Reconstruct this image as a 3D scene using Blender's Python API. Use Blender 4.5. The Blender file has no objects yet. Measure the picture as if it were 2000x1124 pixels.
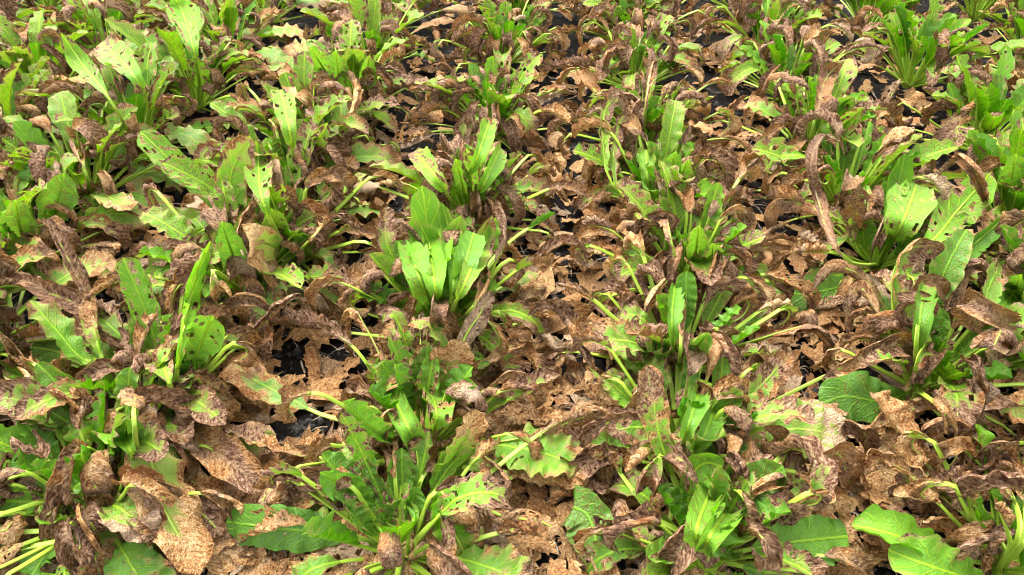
import bpy, math, random
import numpy as np
from mathutils import Vector

# ------------------------------------------------------------------ camera
F = 1370.0                      # focal length in pixels of the 2000 px wide photograph
PITCH = math.radians(41.5)      # looking down into the crop
CAM_H = 1.25
scene = bpy.context.scene
cam_data = bpy.data.cameras.new('camera')
cam = bpy.data.objects.new('camera', cam_data)
scene.collection.objects.link(cam)
cam.location = (0, 0, CAM_H)
cam.rotation_euler = (math.pi / 2 - PITCH, 0, 0)
cam_data.sensor_width = 36
cam_data.lens = F / 2000 * 36
cam_data.clip_start = 0.05
cam_data.clip_end = 500
scene.camera = cam

# ------------------------------------------------------------------ light
SUN_EL, SUN_AZ = math.radians(62), math.radians(-35)   # azimuth from +Y towards +X
world = bpy.data.worlds.new('World')
scene.world = world
world.use_nodes = True
wn = world.node_tree
wn.nodes.clear()
sky = wn.nodes.new('ShaderNodeTexSky')
sky.sky_type = 'NISHITA'
sky.sun_disc = False
sky.sun_elevation = SUN_EL
sky.sun_rotation = SUN_AZ
sky.air_density = 1.0
sky.dust_density = 4.0
hs = wn.nodes.new('ShaderNodeHueSaturation')
hs.inputs['Saturation'].default_value = 0.12          # a white, clouded sky
bg = wn.nodes.new('ShaderNodeBackground')
bg.inputs['Strength'].default_value = 0.15
wo = wn.nodes.new('ShaderNodeOutputWorld')
wn.links.new(sky.outputs[0], hs.inputs['Color'])
wn.links.new(hs.outputs[0], bg.inputs['Color'])
wn.links.new(bg.outputs[0], wo.inputs['Surface'])
sd = bpy.data.lights.new('sun', 'SUN')
sd.energy = 0.9
sd.angle = math.radians(50)
sd.color = (1.0, 0.97, 0.92)
sun = bpy.data.objects.new('sun', sd)
scene.collection.objects.link(sun)
sdir = Vector((math.sin(SUN_AZ) * math.cos(SUN_EL), math.cos(SUN_AZ) * math.cos(SUN_EL), math.sin(SUN_EL)))
sun.rotation_euler = sdir.to_track_quat('Z', 'Y').to_euler()
scene.view_settings.view_transform = 'Standard'
scene.view_settings.look = 'None'
scene.view_settings.gamma = 1
scene.view_settings.use_curve_mapping = False
scene.view_settings.exposure = 2.42
scene.render.engine = 'CYCLES'
scene.cycles.max_bounces = 4
scene.cycles.diffuse_bounces = 2
scene.cycles.transmission_bounces = 2
scene.cycles.glossy_bounces = 2
scene.cycles.use_denoising = True
scene.cycles.filter_width = 1.1
scene.cycles.use_light_tree = False
scene.cycles.use_adaptive_sampling = True
scene.cycles.adaptive_threshold = 0.03

COL = scene.collection
rng = np.random.default_rng(11)
R = random.Random(5)
CP, SP = math.cos(PITCH), math.sin(PITCH)


def at(px, py, h=0.0):
    """the point at height h (metres) seen at pixel (px, py) of the photograph"""
    x, y = (px - 1000) / F, -(py - 562) / F
    d = np.array([x, CP + y * SP, -SP + y * CP])
    t = (h - CAM_H) / d[2]
    return np.array([0, 0, CAM_H]) + d * t


# ------------------------------------------------------------------ materials
class Nodes:
    def __init__(self, name):
        self.mat = bpy.data.materials.new(name)
        self.mat.use_nodes = True
        self.t = self.mat.node_tree
        self.t.nodes.clear()
        self.out = self.t.nodes.new('ShaderNodeOutputMaterial')

    def n(self, typ, **kw):
        nd = self.t.nodes.new(typ)
        for k, v in kw.items():
            setattr(nd, k, v)
        return nd

    def put(self, sock, v):
        if isinstance(v, bpy.types.NodeSocket):
            self.t.links.new(v, sock)
        elif v is not None:
            sock.default_value = v if not (isinstance(v, tuple) and len(v) == 3 and sock.type == 'RGBA') else (*v, 1)

    def m(self, op, a, b=None, c=None, clamp=False):
        nd = self.n('ShaderNodeMath', operation=op, use_clamp=clamp)
        for i, v in enumerate((a, b, c)):
            self.put(nd.inputs[i], v)
        return nd.outputs[0]

    def mix(self, f, a, b, blend='MIX'):
        nd = self.n('ShaderNodeMix', data_type='RGBA', blend_type=blend)
        nd.clamp_factor = True
        self.put(nd.inputs['Factor'], f)
        self.put(nd.inputs[6], a)
        self.put(nd.inputs[7], b)
        return nd.outputs[2]

    def step(self, x, lo, hi, a=0.0, b=1.0):
        nd = self.n('ShaderNodeMapRange', interpolation_type='SMOOTHSTEP')
        for i, v in enumerate((x, lo, hi, a, b)):
            self.put(nd.inputs[i], v)
        return nd.outputs[0]

    def noise(self, vec, scale, detail=3.0, rough=0.55, dist=0.0):
        nd = self.n('ShaderNodeTexNoise')
        self.put(nd.inputs['Vector'], vec)
        nd.inputs['Scale'].default_value = scale
        nd.inputs['Detail'].default_value = detail
        nd.inputs['Roughness'].default_value = rough
        nd.inputs['Distortion'].default_value = dist
        return nd.outputs[0]

    def voro(self, vec, scale, feature='F1'):
        nd = self.n('ShaderNodeTexVoronoi', feature=feature)
        self.put(nd.inputs['Vector'], vec)
        nd.inputs['Scale'].default_value = scale
        return nd.outputs['Distance']

    def attr(self, name):
        return self.n('ShaderNodeAttribute', attribute_name=name)

    def xyz(self, v):
        nd = self.n('ShaderNodeSeparateXYZ')
        self.put(nd.inputs[0], v)
        return nd.outputs

    def bump(self, h, strength, dist, normal=None):
        nd = self.n('ShaderNodeBump')
        self.put(nd.inputs['Height'], h)
        self.put(nd.inputs['Strength'], strength)
        nd.inputs['Distance'].default_value = dist
        if normal is not None:
            self.put(nd.inputs['Normal'], normal)
        return nd.outputs[0]

    def ramp(self, f, stops):
        nd = self.n('ShaderNodeValToRGB')
        e = nd.color_ramp.elements
        while len(e) < len(stops):
            e.new(0.5)
        for el, (p, c) in zip(e, stops):
            el.position = p
            el.color = (*c, 1)
        self.put(nd.inputs[0], f)
        return nd.outputs[0]


def leaf_material():
    g = Nodes('beet_leaf')
    lc = g.attr('lc').outputs['Vector']
    lm = g.attr('lm').outputs['Vector']
    la = g.attr('la')
    s, t, wl = g.xyz(lc)
    nec, lime, dark = g.xyz(la.outputs['Vector'])
    spot = la.outputs['Alpha']
    a = g.m('ABSOLUTE', s)
    n2 = g.noise(lm, 270, 2, 0.65)
    n3, n1, tone = g.xyz(g.attr('ln').outputs['Vector'])
    # lateral veins
    n1c = g.m('SUBTRACT', n1, 0.5)
    vv = g.m('ADD', g.m('SUBTRACT', g.m('MULTIPLY', t, 8.5), g.m('MULTIPLY', g.m('POWER', a, 0.8), 1.9)), g.m('MULTIPLY', n1c, 0.5))
    fr = g.m('ABSOLUTE', g.m('SUBTRACT', g.m('FRACT', vv), 0.5))
    vein = g.m('MULTIPLY', g.step(fr, 0.415, 0.475), g.step(a, 1.02, 0.5))
    mid = g.step(g.m('MULTIPLY', a, wl), 0.0034, 0.0012)
    vein_all = g.m('MAXIMUM', g.m('MULTIPLY', vein, 0.85), mid)
    net = g.voro(lm, 130, 'DISTANCE_TO_EDGE')
    netm = g.step(net, 0.10, 0.0)
    # living tissue
    deep = g.mix(n3, (0.012, 0.085, 0.001), (0.040, 0.175, 0.001))
    bright = g.mix(n3, (0.075, 0.275, 0.0005), (0.195, 0.42, 0.0008))
    green = g.mix(lime, deep, bright)
    green = g.mix(g.step(n1, 0.35, 0.75, 0.0, 0.35), green, (0.075, 0.27, 0.003))
    green = g.mix(g.m('MULTIPLY', netm, 0.25), green, (0.15, 0.34, 0.008))
    geo = g.n('ShaderNodeNewGeometry')
    back = geo.outputs['Backfacing']
    green = g.mix(g.m('MULTIPLY', back, 0.30), green, (0.22, 0.37, 0.085))
    green = g.mix(g.m('MULTIPLY', vein_all, 0.7), green, g.mix(lime, (0.19, 0.40, 0.02), (0.42, 0.60, 0.03)))
    # lesions: brown dots between the veins and pale dots
    gate = g.m('ADD', g.m('MULTIPLY', spot, 0.9), g.m('MULTIPLY', n1c, 1.3))
    les = g.m('MULTIPLY', g.step(n2, 0.50, 0.58), g.step(gate, 0.32, 0.52))
    les = g.m('MULTIPLY', les, g.m('SUBTRACT', 1.0, mid))
    green = g.mix(g.m('MULTIPLY', les, 0.9), green, g.mix(n2, (0.07, 0.03, 0.015), (0.22, 0.12, 0.05)))
    pale = g.m('MULTIPLY', g.step(n2, 0.36, 0.30), g.step(g.m('SUBTRACT', 0.5, lime), 0.1, 0.4))
    pale = g.m('MULTIPLY', pale, g.step(g.m('ADD', spot, n1c), 0.22, 0.4))
    green = g.mix(g.m('MULTIPLY', pale, 0.7), green, (0.42, 0.42, 0.25))
    # dead tissue
    necv = g.m('ADD', nec, g.m('ADD', g.m('MULTIPLY', n1c, 0.85), g.m('MULTIPLY', g.m('SUBTRACT', n2, 0.5), 0.16)))
    necm = g.step(necv, 0.44, 0.56)
    rim = g.step(necv, 0.22, 0.46)
    ux, vy, sz = g.xyz(lm)
    ua = g.m('ABSOLUTE', ux)
    wv = g.n('ShaderNodeCombineXYZ')
    g.put(wv.inputs[0], g.m('MULTIPLY', ux, 0.75))
    g.put(wv.inputs[1], g.m('SUBTRACT', vy, g.m('MULTIPLY', ua, 0.7)))
    g.put(wv.inputs[2], sz)
    n4 = g.noise(wv.outputs[0], 170, 3, 0.6)
    tan = g.ramp(g.m('ADD', g.m('MULTIPLY', n4, 0.75), g.m('MULTIPLY', n3, 0.35)),
                 [(0.30, (0.085, 0.026, 0.009)), (0.43, (0.27, 0.112, 0.036)), (0.55, (0.50, 0.262, 0.100)), (0.70, (0.76, 0.52, 0.26))])
    purple = g.ramp(n4, [(0.30, (0.036, 0.014, 0.008)), (0.45, (0.140, 0.066, 0.038)), (0.57, (0.30, 0.172, 0.106)), (0.71, (0.53, 0.36, 0.235))])
    dk = g.step(g.m('ADD', dark, g.m('MULTIPLY', g.m('SUBTRACT', n3, 0.5), 1.5)), 0.2, 0.8)
    tan = g.mix(g.m('MULTIPLY', g.step(tone, 0.28, 0.18), 0.55), tan, (0.21, 0.078, 0.026))                                     # rusty leaves
    tan = g.mix(g.m('MULTIPLY', g.m('MULTIPLY', g.step(tone, 0.24, 0.32), g.step(tone, 0.50, 0.42)), 0.55), tan, (0.13, 0.058, 0.026))   # chocolate
    tan = g.mix(g.m('MULTIPLY', g.step(tone, 0.86, 0.94), 0.6), tan, (0.46, 0.36, 0.27))                                      # bleached grey
    brown = g.mix(dk, tan, purple)
    fleck = g.m('MULTIPLY', g.step(n2, 0.54, 0.68), g.m('SUBTRACT', 1.0, g.m('MULTIPLY', dk, 0.6)))
    brown = g.mix(g.m('MULTIPLY', fleck, 0.5), brown, (0.72, 0.50, 0.22))
    brown = g.mix(g.m('MULTIPLY', vein_all, 0.4), brown, (0.42, 0.30, 0.16))
    pit = g.step(n2, 0.46, 0.34)
    brown = g.mix(g.m('MULTIPLY', pit, 0.55), brown, (0.055, 0.020, 0.008))
    green = g.mix(g.m('MULTIPLY', rim, 0.6), green, (0.32, 0.32, 0.08))
    colour = g.mix(necm, green, brown)
    # relief
    quilt = g.m('ADD', g.m('MULTIPLY', g.step(net, 0.0, 0.35), 0.3), g.m('MULTIPLY', g.m('SUBTRACT', 1.0, vein_all), 0.7))
    hgt = g.m('ADD', g.m('MULTIPLY', quilt, g.m('SUBTRACT', 1.0, g.m('MULTIPLY', necm, 0.75))),
              g.m('MULTIPLY', necm, g.m('ADD', g.m('MULTIPLY', g.m('ABSOLUTE', g.m('SUBTRACT', n4, 0.5)), 8.5), g.m('MULTIPLY', g.m('ADD', g.m('MULTIPLY', n2, 1.9), g.m('MULTIPLY', g.step(net, 0.0, 0.25), -1.0)), g.m('ADD', 0.15, tone)))))
    nor = g.bump(hgt, 0.9, 0.0022)
    rough = g.m('ADD', g.m('MULTIPLY', necm, 0.16), g.m('ADD', 0.36, g.m('MULTIPLY', n1, 0.14)))
    p = g.n('ShaderNodeBsdfPrincipled')
    g.put(p.inputs['Base Color'], colour)
    g.put(p.inputs['Roughness'], rough)
    g.put(p.inputs['Specular IOR Level'], g.m('SUBTRACT', 0.30, g.m('MULTIPLY', g.m('MAXIMUM', lime, necm), 0.17)))
    g.put(p.inputs['Normal'], nor)
    tr = g.n('ShaderNodeBsdfTranslucent')
    g.put(tr.inputs['Color'], g.mix(0.6, colour, (1.0, 1.0, 0.2), 'MULTIPLY'))
    g.put(tr.inputs['Normal'], nor)
    ms = g.n('ShaderNodeMixShader')
    g.put(ms.inputs[0], g.m('SUBTRACT', 0.36, g.m('MULTIPLY', necm, 0.26)))
    g.t.links.new(p.outputs[0], ms.inputs[1])
    g.t.links.new(tr.outputs[0], ms.inputs[2])
    g.t.links.new(ms.outputs[0], g.out.inputs['Surface'])
    return g.mat


def petiole_material():
    g = Nodes('beet_petiole')
    lm = g.attr('lm').outputs['Vector']
    la = g.attr('la')
    nec, lime, dark = g.xyz(la.outputs['Vector'])
    x, y, z = g.xyz(lm)
    cv = g.n('ShaderNodeCombineXYZ')
    g.put(cv.inputs[0], g.m('MULTIPLY', x, 6.0)); g.put(cv.inputs[1], g.m('MULTIPLY', y, 0.35)); g.put(cv.inputs[2], z)
    st = g.noise(cv.outputs[0], 90, 3)
    n1 = g.noise(lm, 70, 4, 0.6)
    green = g.mix(st, (0.12, 0.29, 0.006), (0.34, 0.50, 0.05))
    green = g.mix(g.m('MULTIPLY', lime, 0.6), green, (0.44, 0.58, 0.06))
    straw = g.mix(st, (0.22, 0.12, 0.05), (0.46, 0.33, 0.17))
    brown = g.mix(dark, straw, (0.06, 0.034, 0.026))
    m = g.step(g.m('ADD', nec, g.m('MULTIPLY', g.m('SUBTRACT', n1, 0.5), 0.9)), 0.38, 0.62)
    c = g.mix(m, green, brown)
    p = g.n('ShaderNodeBsdfPrincipled')
    g.put(p.inputs['Base Color'], c)
    p.inputs['Roughness'].default_value = 0.42
    g.put(p.inputs['Normal'], g.bump(g.m('ADD', st, g.m('MULTIPLY', n1, 0.4)), 0.6, 0.0015))
    tr = g.n('ShaderNodeBsdfTranslucent')
    g.put(tr.inputs['Color'], c)
    ms = g.n('ShaderNodeMixShader')
    ms.inputs[0].default_value = 0.12
    g.t.links.new(p.outputs[0], ms.inputs[1])
    g.t.links.new(tr.outputs[0], ms.inputs[2])
    g.t.links.new(ms.outputs[0], g.out.inputs['Surface'])
    return g.mat


def soil_material():
    g = Nodes('moist_black_soil')
    co = g.n('ShaderNodeTexCoord').outputs['Object']
    n1 = g.noise(co, 9, 5, 0.6)
    n2 = g.noise(co, 120, 6, 0.7)
    n3 = g.noise(co, 38, 4, 0.6, 0.8)
    c = g.mix(n2, (0.004, 0.0031, 0.0025), (0.018, 0.0145, 0.0115))
    crust = g.m('MULTIPLY', g.step(g.m('ADD', g.m('MULTIPLY', n1, 0.5), g.m('MULTIPLY', n3, 0.6)), 0.60, 0.70), g.step(n2, 0.35, 0.6))
    c = g.mix(g.m('MULTIPLY', crust, 0.65), c, (0.17, 0.155, 0.14))
    cr = g.voro(co, 26, 'DISTANCE_TO_EDGE')
    crack = g.step(cr, 0.0, 0.06)
    c = g.mix(g.step(n1, 0.35, 0.6, 0.0, 1.0), g.mix(crack, (0.004, 0.004, 0.004), c), c)
    h = g.m('ADD', g.m('MULTIPLY', n2, 0.7), g.m('ADD', g.m('MULTIPLY', n3, 0.9), g.m('MULTIPLY', crack, 0.15)))
    p = g.n('ShaderNodeBsdfPrincipled')
    g.put(p.inputs['Base Color'], c)
    g.put(p.inputs['Roughness'], g.step(n2, 0.3, 0.7, 0.7, 0.95))
    p.inputs['Specular IOR Level'].default_value = 0.08
    g.put(p.inputs['Normal'], g.bump(h, 1.0, 0.016))
    g.t.links.new(p.outputs[0], g.out.inputs['Surface'])
    return g.mat


def plain_material(name, c1, c2, scale, rough=0.8, bump=0.004):
    g = Nodes(name)
    co = g.n('ShaderNodeTexCoord').outputs['Object']
    n = g.noise(co, scale, 5, 0.65)
    p = g.n('ShaderNodeBsdfPrincipled')
    g.put(p.inputs['Base Color'], g.mix(g.step(n, 0.35, 0.65), c1, c2))
    p.inputs['Roughness'].default_value = rough
    g.put(p.inputs['Normal'], g.bump(n, 1.0, bump))
    g.t.links.new(p.outputs[0], g.out.inputs['Surface'])
    return g.mat


M_LEAF = leaf_material()
M_PET = petiole_material()
M_SOIL = soil_material()
M_CROWN = plain_material('beet_crown', (0.16, 0.10, 0.05), (0.20, 0.26, 0.09), 60)
M_CHAFF = plain_material('pale_dry_chaff', (0.10, 0.06, 0.035), (0.30, 0.23, 0.16), 40)
M_CRUMB = plain_material('soil_crumb', (0.008, 0.007, 0.006), (0.04, 0.036, 0.032), 90)


# ------------------------------------------------------------------ mesh helpers
def make_mesh(name, verts, quads, mat, attrs=None):
    me = bpy.data.meshes.new(name)
    nv, nf = len(verts), len(quads)
    k = quads.shape[1]
    me.vertices.add(nv)
    me.vertices.foreach_set('co', np.ascontiguousarray(verts, dtype=np.float32).ravel())
    me.loops.add(nf * k)
    me.loops.foreach_set('vertex_index', np.ascontiguousarray(quads, dtype=np.int32).ravel())
    me.polygons.add(nf)
    me.polygons.foreach_set('loop_start', np.arange(0, nf * k, k, dtype=np.int32))
    me.polygons.foreach_set('use_smooth', np.ones(nf, dtype=bool))
    for an, (typ, data) in (attrs or {}).items():
        at_ = me.attributes.new(an, typ, 'POINT')
        at_.data.foreach_set('vector' if typ == 'FLOAT_VECTOR' else 'color', np.ascontiguousarray(data, dtype=np.float32).ravel())
    me.materials.append(mat)
    me.update(calc_edges=True)
    return me


def link(name, me, parent=None, loc=None):
    o = bpy.data.objects.new(name, me)
    COL.objects.link(o)
    if loc is not None:
        o.location = loc
    if parent is not None:
        o.parent = parent
    return o


_grid = {}
def grid_quads(nr, nc, closed=False):
    key = (nr, nc, closed)
    if key not in _grid:
        i, j = np.meshgrid(np.arange(nr - 1), np.arange(nc if closed else nc - 1), indexing='ij')
        j2 = (j + 1) % nc
        _grid[key] = np.stack([i * nc + j, i * nc + j2, (i + 1) * nc + j2, (i + 1) * nc + j], -1).reshape(-1, 4)
    return _grid[key]


def unit(v):
    return v / (np.linalg.norm(v, axis=-1, keepdims=True) + 1e-12)


def spline(pts, n):
    """Catmull-Rom through pts, resampled evenly to n points"""
    P = np.asarray(pts, float)
    P = np.vstack([2 * P[0] - P[1], P, 2 * P[-1] - P[-2]])
    out = []
    for i in range(1, len(P) - 2):
        u = np.linspace(0, 1, 16, endpoint=False)[:, None]
        a, b, c, d = P[i - 1:i + 3]
        out.append(0.5 * (2 * b + (c - a) * u + (2 * a - 5 * b + 4 * c - d) * u ** 2 + (3 * b - a - 3 * c + d) * u ** 3))
    out.append(P[-2][None])
    Q = np.vstack(out)
    L = np.concatenate([[0], np.cumsum(np.linalg.norm(np.diff(Q, axis=0), axis=1))])
    x = np.linspace(0, L[-1], n)
    return np.stack([np.interp(x, L, Q[:, k]) for k in range(3)], 1), L[-1]


def rot(v, axis, ang):
    c, s_ = math.cos(ang), math.sin(ang)
    return v * c + np.cross(axis, v) * s_ + axis * (np.dot(axis, v)) * (1 - c)


def transport(T, S0, i0):
    """side vectors along the midrib, carried without twist"""
    S = np.zeros_like(T)
    tl = T.tolist()
    s0 = unit(S0 - T[i0] * np.dot(S0, T[i0])).tolist()
    S[i0] = s0
    for rng_ in (range(i0 + 1, len(tl)), range(i0 - 1, -1, -1)):
        a, b, c = s0
        for i in rng_:
            x, y, z = tl[i]
            d = a * x + b * y + c * z
            a, b, c = a - x * d, b - y * d, c - z * d
            k = 1 / (math.sqrt(a * a + b * b + c * c) + 1e-12)
            a, b, c = a * k, b * k, c * k
            S[i] = (a, b, c)
    return S


# ------------------------------------------------------------------ the beet leaf
def wrinkle(u, v, amp, wave, k=5):
    """creased relief over the flattened leaf (metres)"""
    A = rng.uniform(0, 1, (4, k)).reshape((4, k) + (1,) * u.ndim)
    ca, sa = np.cos(A[0] * 6.283), np.sin(A[0] * 6.283)
    wl = wave * (0.55 + 1.15 * A[1])
    q = (u * ca + v * sa) * (2 * np.pi / wl) + A[2] * 6.283
    q = q + 1.1 * np.sin((u * sa - v * ca) * (2 * np.pi / 1.9 / wl) + A[3] * 6.283)
    return ((np.abs(np.sin(q * 0.5)) - 0.62) * (wl / wave) ** 0.7).sum(0) * (amp / k * 2.0)


DEF = dict(w=0.075, pf=0.4, sh=(0.8, 0.45), roll=0.0, twist=0.0, curl=0.5, curlt=None, keel=0.15, ruf=0.10, rk=4.5,
           crum=0.003, wave=0.035, nb=0.0, nt=0.0, ne=0.0, np_=1.5, lime=0.4, dark=0.3, spot=0.2, pr=0.0045, pnb=0.0, pnt=0.0,
           jag=0.05, ground=None, lod=0, f=None, plime=0.4, skew=0.0, asy=0.0, dtip=0.0, hole=0.0)

N_TRI = 0


def build_leaf(parent, origin, pts, name='leaf', petiole=True, r=None, **kw):
    """one leaf: blade mesh, with its stalk and midrib as a sub-part.  pts: midrib in world space from crown to tip"""
    global N_TRI
    q = dict(DEF); q.update(kw)
    lod = q['lod']
    n, nt_, ns = ((44, 34, 17), (30, 23, 11), (22, 16, 9))[lod]
    pts = np.asarray(pts, float)
    P, L = spline(pts, n)
    if q['ground'] is not None:
        zz = P[:, 2]
        P[:, 2] = np.where(zz < q['ground'], q['ground'] + 0.1 * (q['ground'] - zz), zz)
    T = unit(np.gradient(P, axis=0))
    pf = q['pf'] if petiole else 0.0
    ib = int(round(pf * (n - 1)))
    im = int(ib + (n - 1 - ib) * 0.4)
    if q['f'] is not None:
        view = unit(np.array([0, 0, CAM_H]) - P[im])
        S0 = np.cross(view, T[im])
        S0 = rot(unit(S0), T[im], math.radians(q['f']))
    else:
        if r is None:
            r = P[im] - P[0]
            r = np.array([r[0], r[1], 0]) + 1e-5
        r = unit(np.asarray(r, float))
        S0 = np.cross([0, 0, 1.0], r)
    S = transport(T, S0, im)
    # blade
    tb = np.linspace(0, 1, nt_)
    x = pf + (1 - pf) * tb
    src = np.linspace(0, 1, n)
    itp = lambda A: np.stack([np.interp(x, src, A[:, k]) for k in range(3)], 1)
    Pb, Tb, Sb = itp(P), unit(itp(T)), unit(itp(S))
    ang = np.radians(q['roll'] + q['twist'] * (tb - 0.4))[:, None]
    Nb = np.cross(Tb, Sb)
    Sb, Nb = Sb * np.cos(ang) + Nb * np.sin(ang), Nb * np.cos(ang) - Sb * np.sin(ang)
    a_, b_ = q['sh']
    prof = tb ** a_ * (1 - tb) ** b_
    tm = a_ / (a_ + b_)
    prof = prof / (tm ** a_ * (1 - tm) ** b_)
    W = q['w'] * 0.5
    s = np.linspace(-1, 1, ns)
    sg = np.sign(s) * np.abs(s) ** 0.85
    tt, ss = np.meshgrid(tb, sg, indexing='ij')
    LB = L * (1 - pf)
    hw = np.zeros_like(tt)
    for side in (0, 1):
        ph = rng.uniform(0, 6.28, 4)
        k = LB / 0.03
        wav = 1 + q['jag'] * (np.sin(2 * np.pi * k * 0.5 * tb + ph[0]) + 0.5 * np.sin(2 * np.pi * k * 1.43 * tb + ph[1]) + 0.4 * rng.uniform(-1, 1, nt_))
        wav *= 1 + 0.10 * np.sin(2 * np.pi * 1.3 * tb + ph[2])
        h = (prof * wav * (1 + (q['skew'] if side else -q['skew'])) + 0.05 * (1 - tb)) * W
        m = (ss > 0) if side else (ss <= 0)
        hw = np.where(m, h[:, None], hw)
    curl = q['curl'] + ((q['curlt'] if q['curlt'] is not None else q['curl']) - q['curl']) * tt
    curl = curl * np.where(ss > 0, 1 + q['asy'], 1 - q['asy'])
    kk = np.where(np.abs(curl) < 1e-3, 1e-3, curl) * (np.abs(ss) + 1e-4) ** 0.3
    lat = np.sin(kk * ss) / kk * hw
    nrm = (1 - np.cos(kk * ss)) / kk * hw
    nrm = nrm + q['keel'] * np.abs(ss) * hw
    ph1, ph2 = rng.uniform(0, 6.28, 2)
    rk = q['rk']
    ruf = np.where(ss > 0, np.sin(2 * np.pi * rk * tt + ph1) + 0.6 * np.sin(2 * np.pi * rk * 1.9 * tt + ph2),
                   np.sin(2 * np.pi * rk * 1.1 * tt + ph2) + 0.6 * np.sin(2 * np.pi * rk * 1.7 * tt + ph1))
    nrm = nrm + q['ruf'] * W * np.abs(ss) ** 1.6 * ruf * np.minimum(1, prof * 1.3)[:, None]
    um, vm = ss * hw, tt * LB
    seed0 = rng.uniform(0, 6.28)
    edge = (0.35 + 0.65 * np.abs(ss)) * np.minimum(1, 3 * tt + 0.15)
    nrm = nrm + wrinkle(um, vm, q['crum'], q['wave']) * edge
    if q['crum'] > 0.0035:
        # large folds, fine creases and pleats running with the veins
        nrm = nrm + wrinkle(um, vm, q['crum'] * 0.5, q['wave'] * 2.2, 3) * edge + wrinkle(um * 1.5, vm, q['crum'] * 0.5, q['wave'] * 0.42, 7) * np.minimum(1, 4 * tt)
        pl = np.sin((vm - 0.7 * np.abs(um)) * 2 * np.pi / 0.013 + 2 * np.sin(vm * 90 + seed0) + seed0) * np.minimum(1, 2.5 * np.abs(ss))
        nrm = nrm + pl * q['crum'] * 0.04
        lat = lat + wrinkle(um + 3, vm, q['crum'] * 0.45, q['wave'] * 1.8, 4) * edge
        alg = wrinkle(um, vm + 5, q['crum'] * 0.4, q['wave'] * 1.8, 4) * edge
    else:
        alg = np.zeros_like(um)
    V = Pb[:, None, :] + Sb[:, None, :] * lat[..., None] + Nb[:, None, :] * nrm[..., None] + Tb[:, None, :] * alg[..., None]
    if q['ground'] is not None:
        gz = q['ground'] * 0.6
        V[..., 2] = np.where(V[..., 2] < gz, gz - 0.12 * (V[..., 2] - gz) * 0.6, V[..., 2])
    # necrosis: tips and margins die first
    nec = q['nb'] + (q['nt'] - q['nb']) * tt ** q['np_'] + q['ne'] * np.abs(ss) ** 2
    seed = rng.uniform(0, 50)
    n3 = 0.5 + wrinkle(um, vm, 0.55, 0.07, 4)
    A = rng.uniform(0, 1, (3, 9, 1, 1))
    n1 = np.sin((um * np.cos(A[0] * 6.283) + vm * np.sin(A[0] * 6.283)) * 6.283 / (0.008 + 0.032 * A[1]) + A[2] * 6.283).sum(0)
    n1 = 0.5 + n1 * 0.055
    V = V.reshape(-1, 3) - origin
    one = np.ones(V.shape[0])
    quads = grid_quads(nt_, ns)
    if q['hole'] > 0:        # tissue browns round the holes
        nec = nec + 0.45 * np.clip((n1 - 0.54) / 0.10, 0, 1) * np.minimum(1, 3 * np.abs(ss))
    if q['hole'] > 0:        # eaten and fallen-out spots
        fn = n1[:-1, :-1] + 0.22 * rng.uniform(-1, 1, (nt_ - 1, ns - 1))
        keep = (fn < 0.80 - 0.22 * q['hole']) | (np.abs(ss[:-1, :-1] + ss[1:, 1:]) < 0.3) | (tt[:-1, :-1] < 0.12)
        quads = quads[keep.ravel()]
    me = make_mesh(name, V, quads, M_LEAF, {
        'lc': ('FLOAT_VECTOR', np.stack([ss.ravel(), tt.ravel(), hw.ravel()], 1)),
        'lm': ('FLOAT_VECTOR', np.stack([um.ravel(), vm.ravel(), seed * one], 1)),
        'ln': ('FLOAT_VECTOR', np.stack([n3.ravel(), n1.ravel(), U(0, 1) * one], 1)),
        'la': ('FLOAT_COLOR', np.stack([nec.ravel(), q['lime'] * one, (q['dark'] + q['dtip'] * tt ** 2).ravel(), q['spot'] * one], 1))})
    N_TRI += 2 * (nt_ - 1) * (ns - 1)
    ob = link(name, me, parent if parent is not None else None)
    # stalk and midrib
    m0 = 0 if petiole else ib
    nseg = (20, 14, 10)[lod]
    xe = 0.955
    xs = np.linspace(0 if petiole else 0.02, xe, nseg)
    itq = lambda A: np.stack([np.interp(xs, src, A[:, k]) for k in range(3)], 1)
    Pp, Tp, Sp = itq(P), unit(itq(T)), unit(itq(S))
    tp = np.clip((xs - pf) / (1 - pf), 0, 1)
    an = np.radians(q['roll'] + q['twist'] * (tp - 0.4))[:, None]
    Np = np.cross(Tp, Sp)
    Sp, Np = Sp * np.cos(an) + Np * np.sin(an), Np * np.cos(an) - Sp * np.sin(an)
    pr = q['pr']
    rad = np.where(xs < pf, pr * (1.45 - 0.55 * np.minimum(1, xs / max(pf, 0.01))), pr * 0.9 * (1 - tp) ** 1.1 * 0.75 + 0.0006)
    if pf > 0.03:
        rad = np.where((xs >= pf) & (tp < 0.12), pr * 0.9 * (1 - 2.2 * tp), rad)
        rad = rad + pr * 1.3 * np.exp(-(xs / 0.07) ** 2)
    nc = (7, 7, 6)[lod]
    th = np.arange(nc) / nc * 2 * np.pi + np.pi / 2
    cs, sn = np.cos(th), np.sin(th)
    groove = np.where(sn > 0.8, -0.1, np.where(sn > 0, 0.62 * sn, sn * 0.85))     # channel along the top
    ring = Pp[:, None, :] + Sp[:, None, :] * (rad[:, None] * cs)[..., None] + Np[:, None, :] * (rad[:, None] * groove - rad[:, None] * 0.35)[..., None]
    pn = q['pnb'] + (q['pnt'] - q['pnb']) * xs ** 2
    pn2 = np.repeat(pn, nc)
    Vp = ring.reshape(-1, 3) - origin
    onep = np.ones(len(Vp))
    up = np.tile(np.arange(nc) * 0.0015, nseg)
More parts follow.
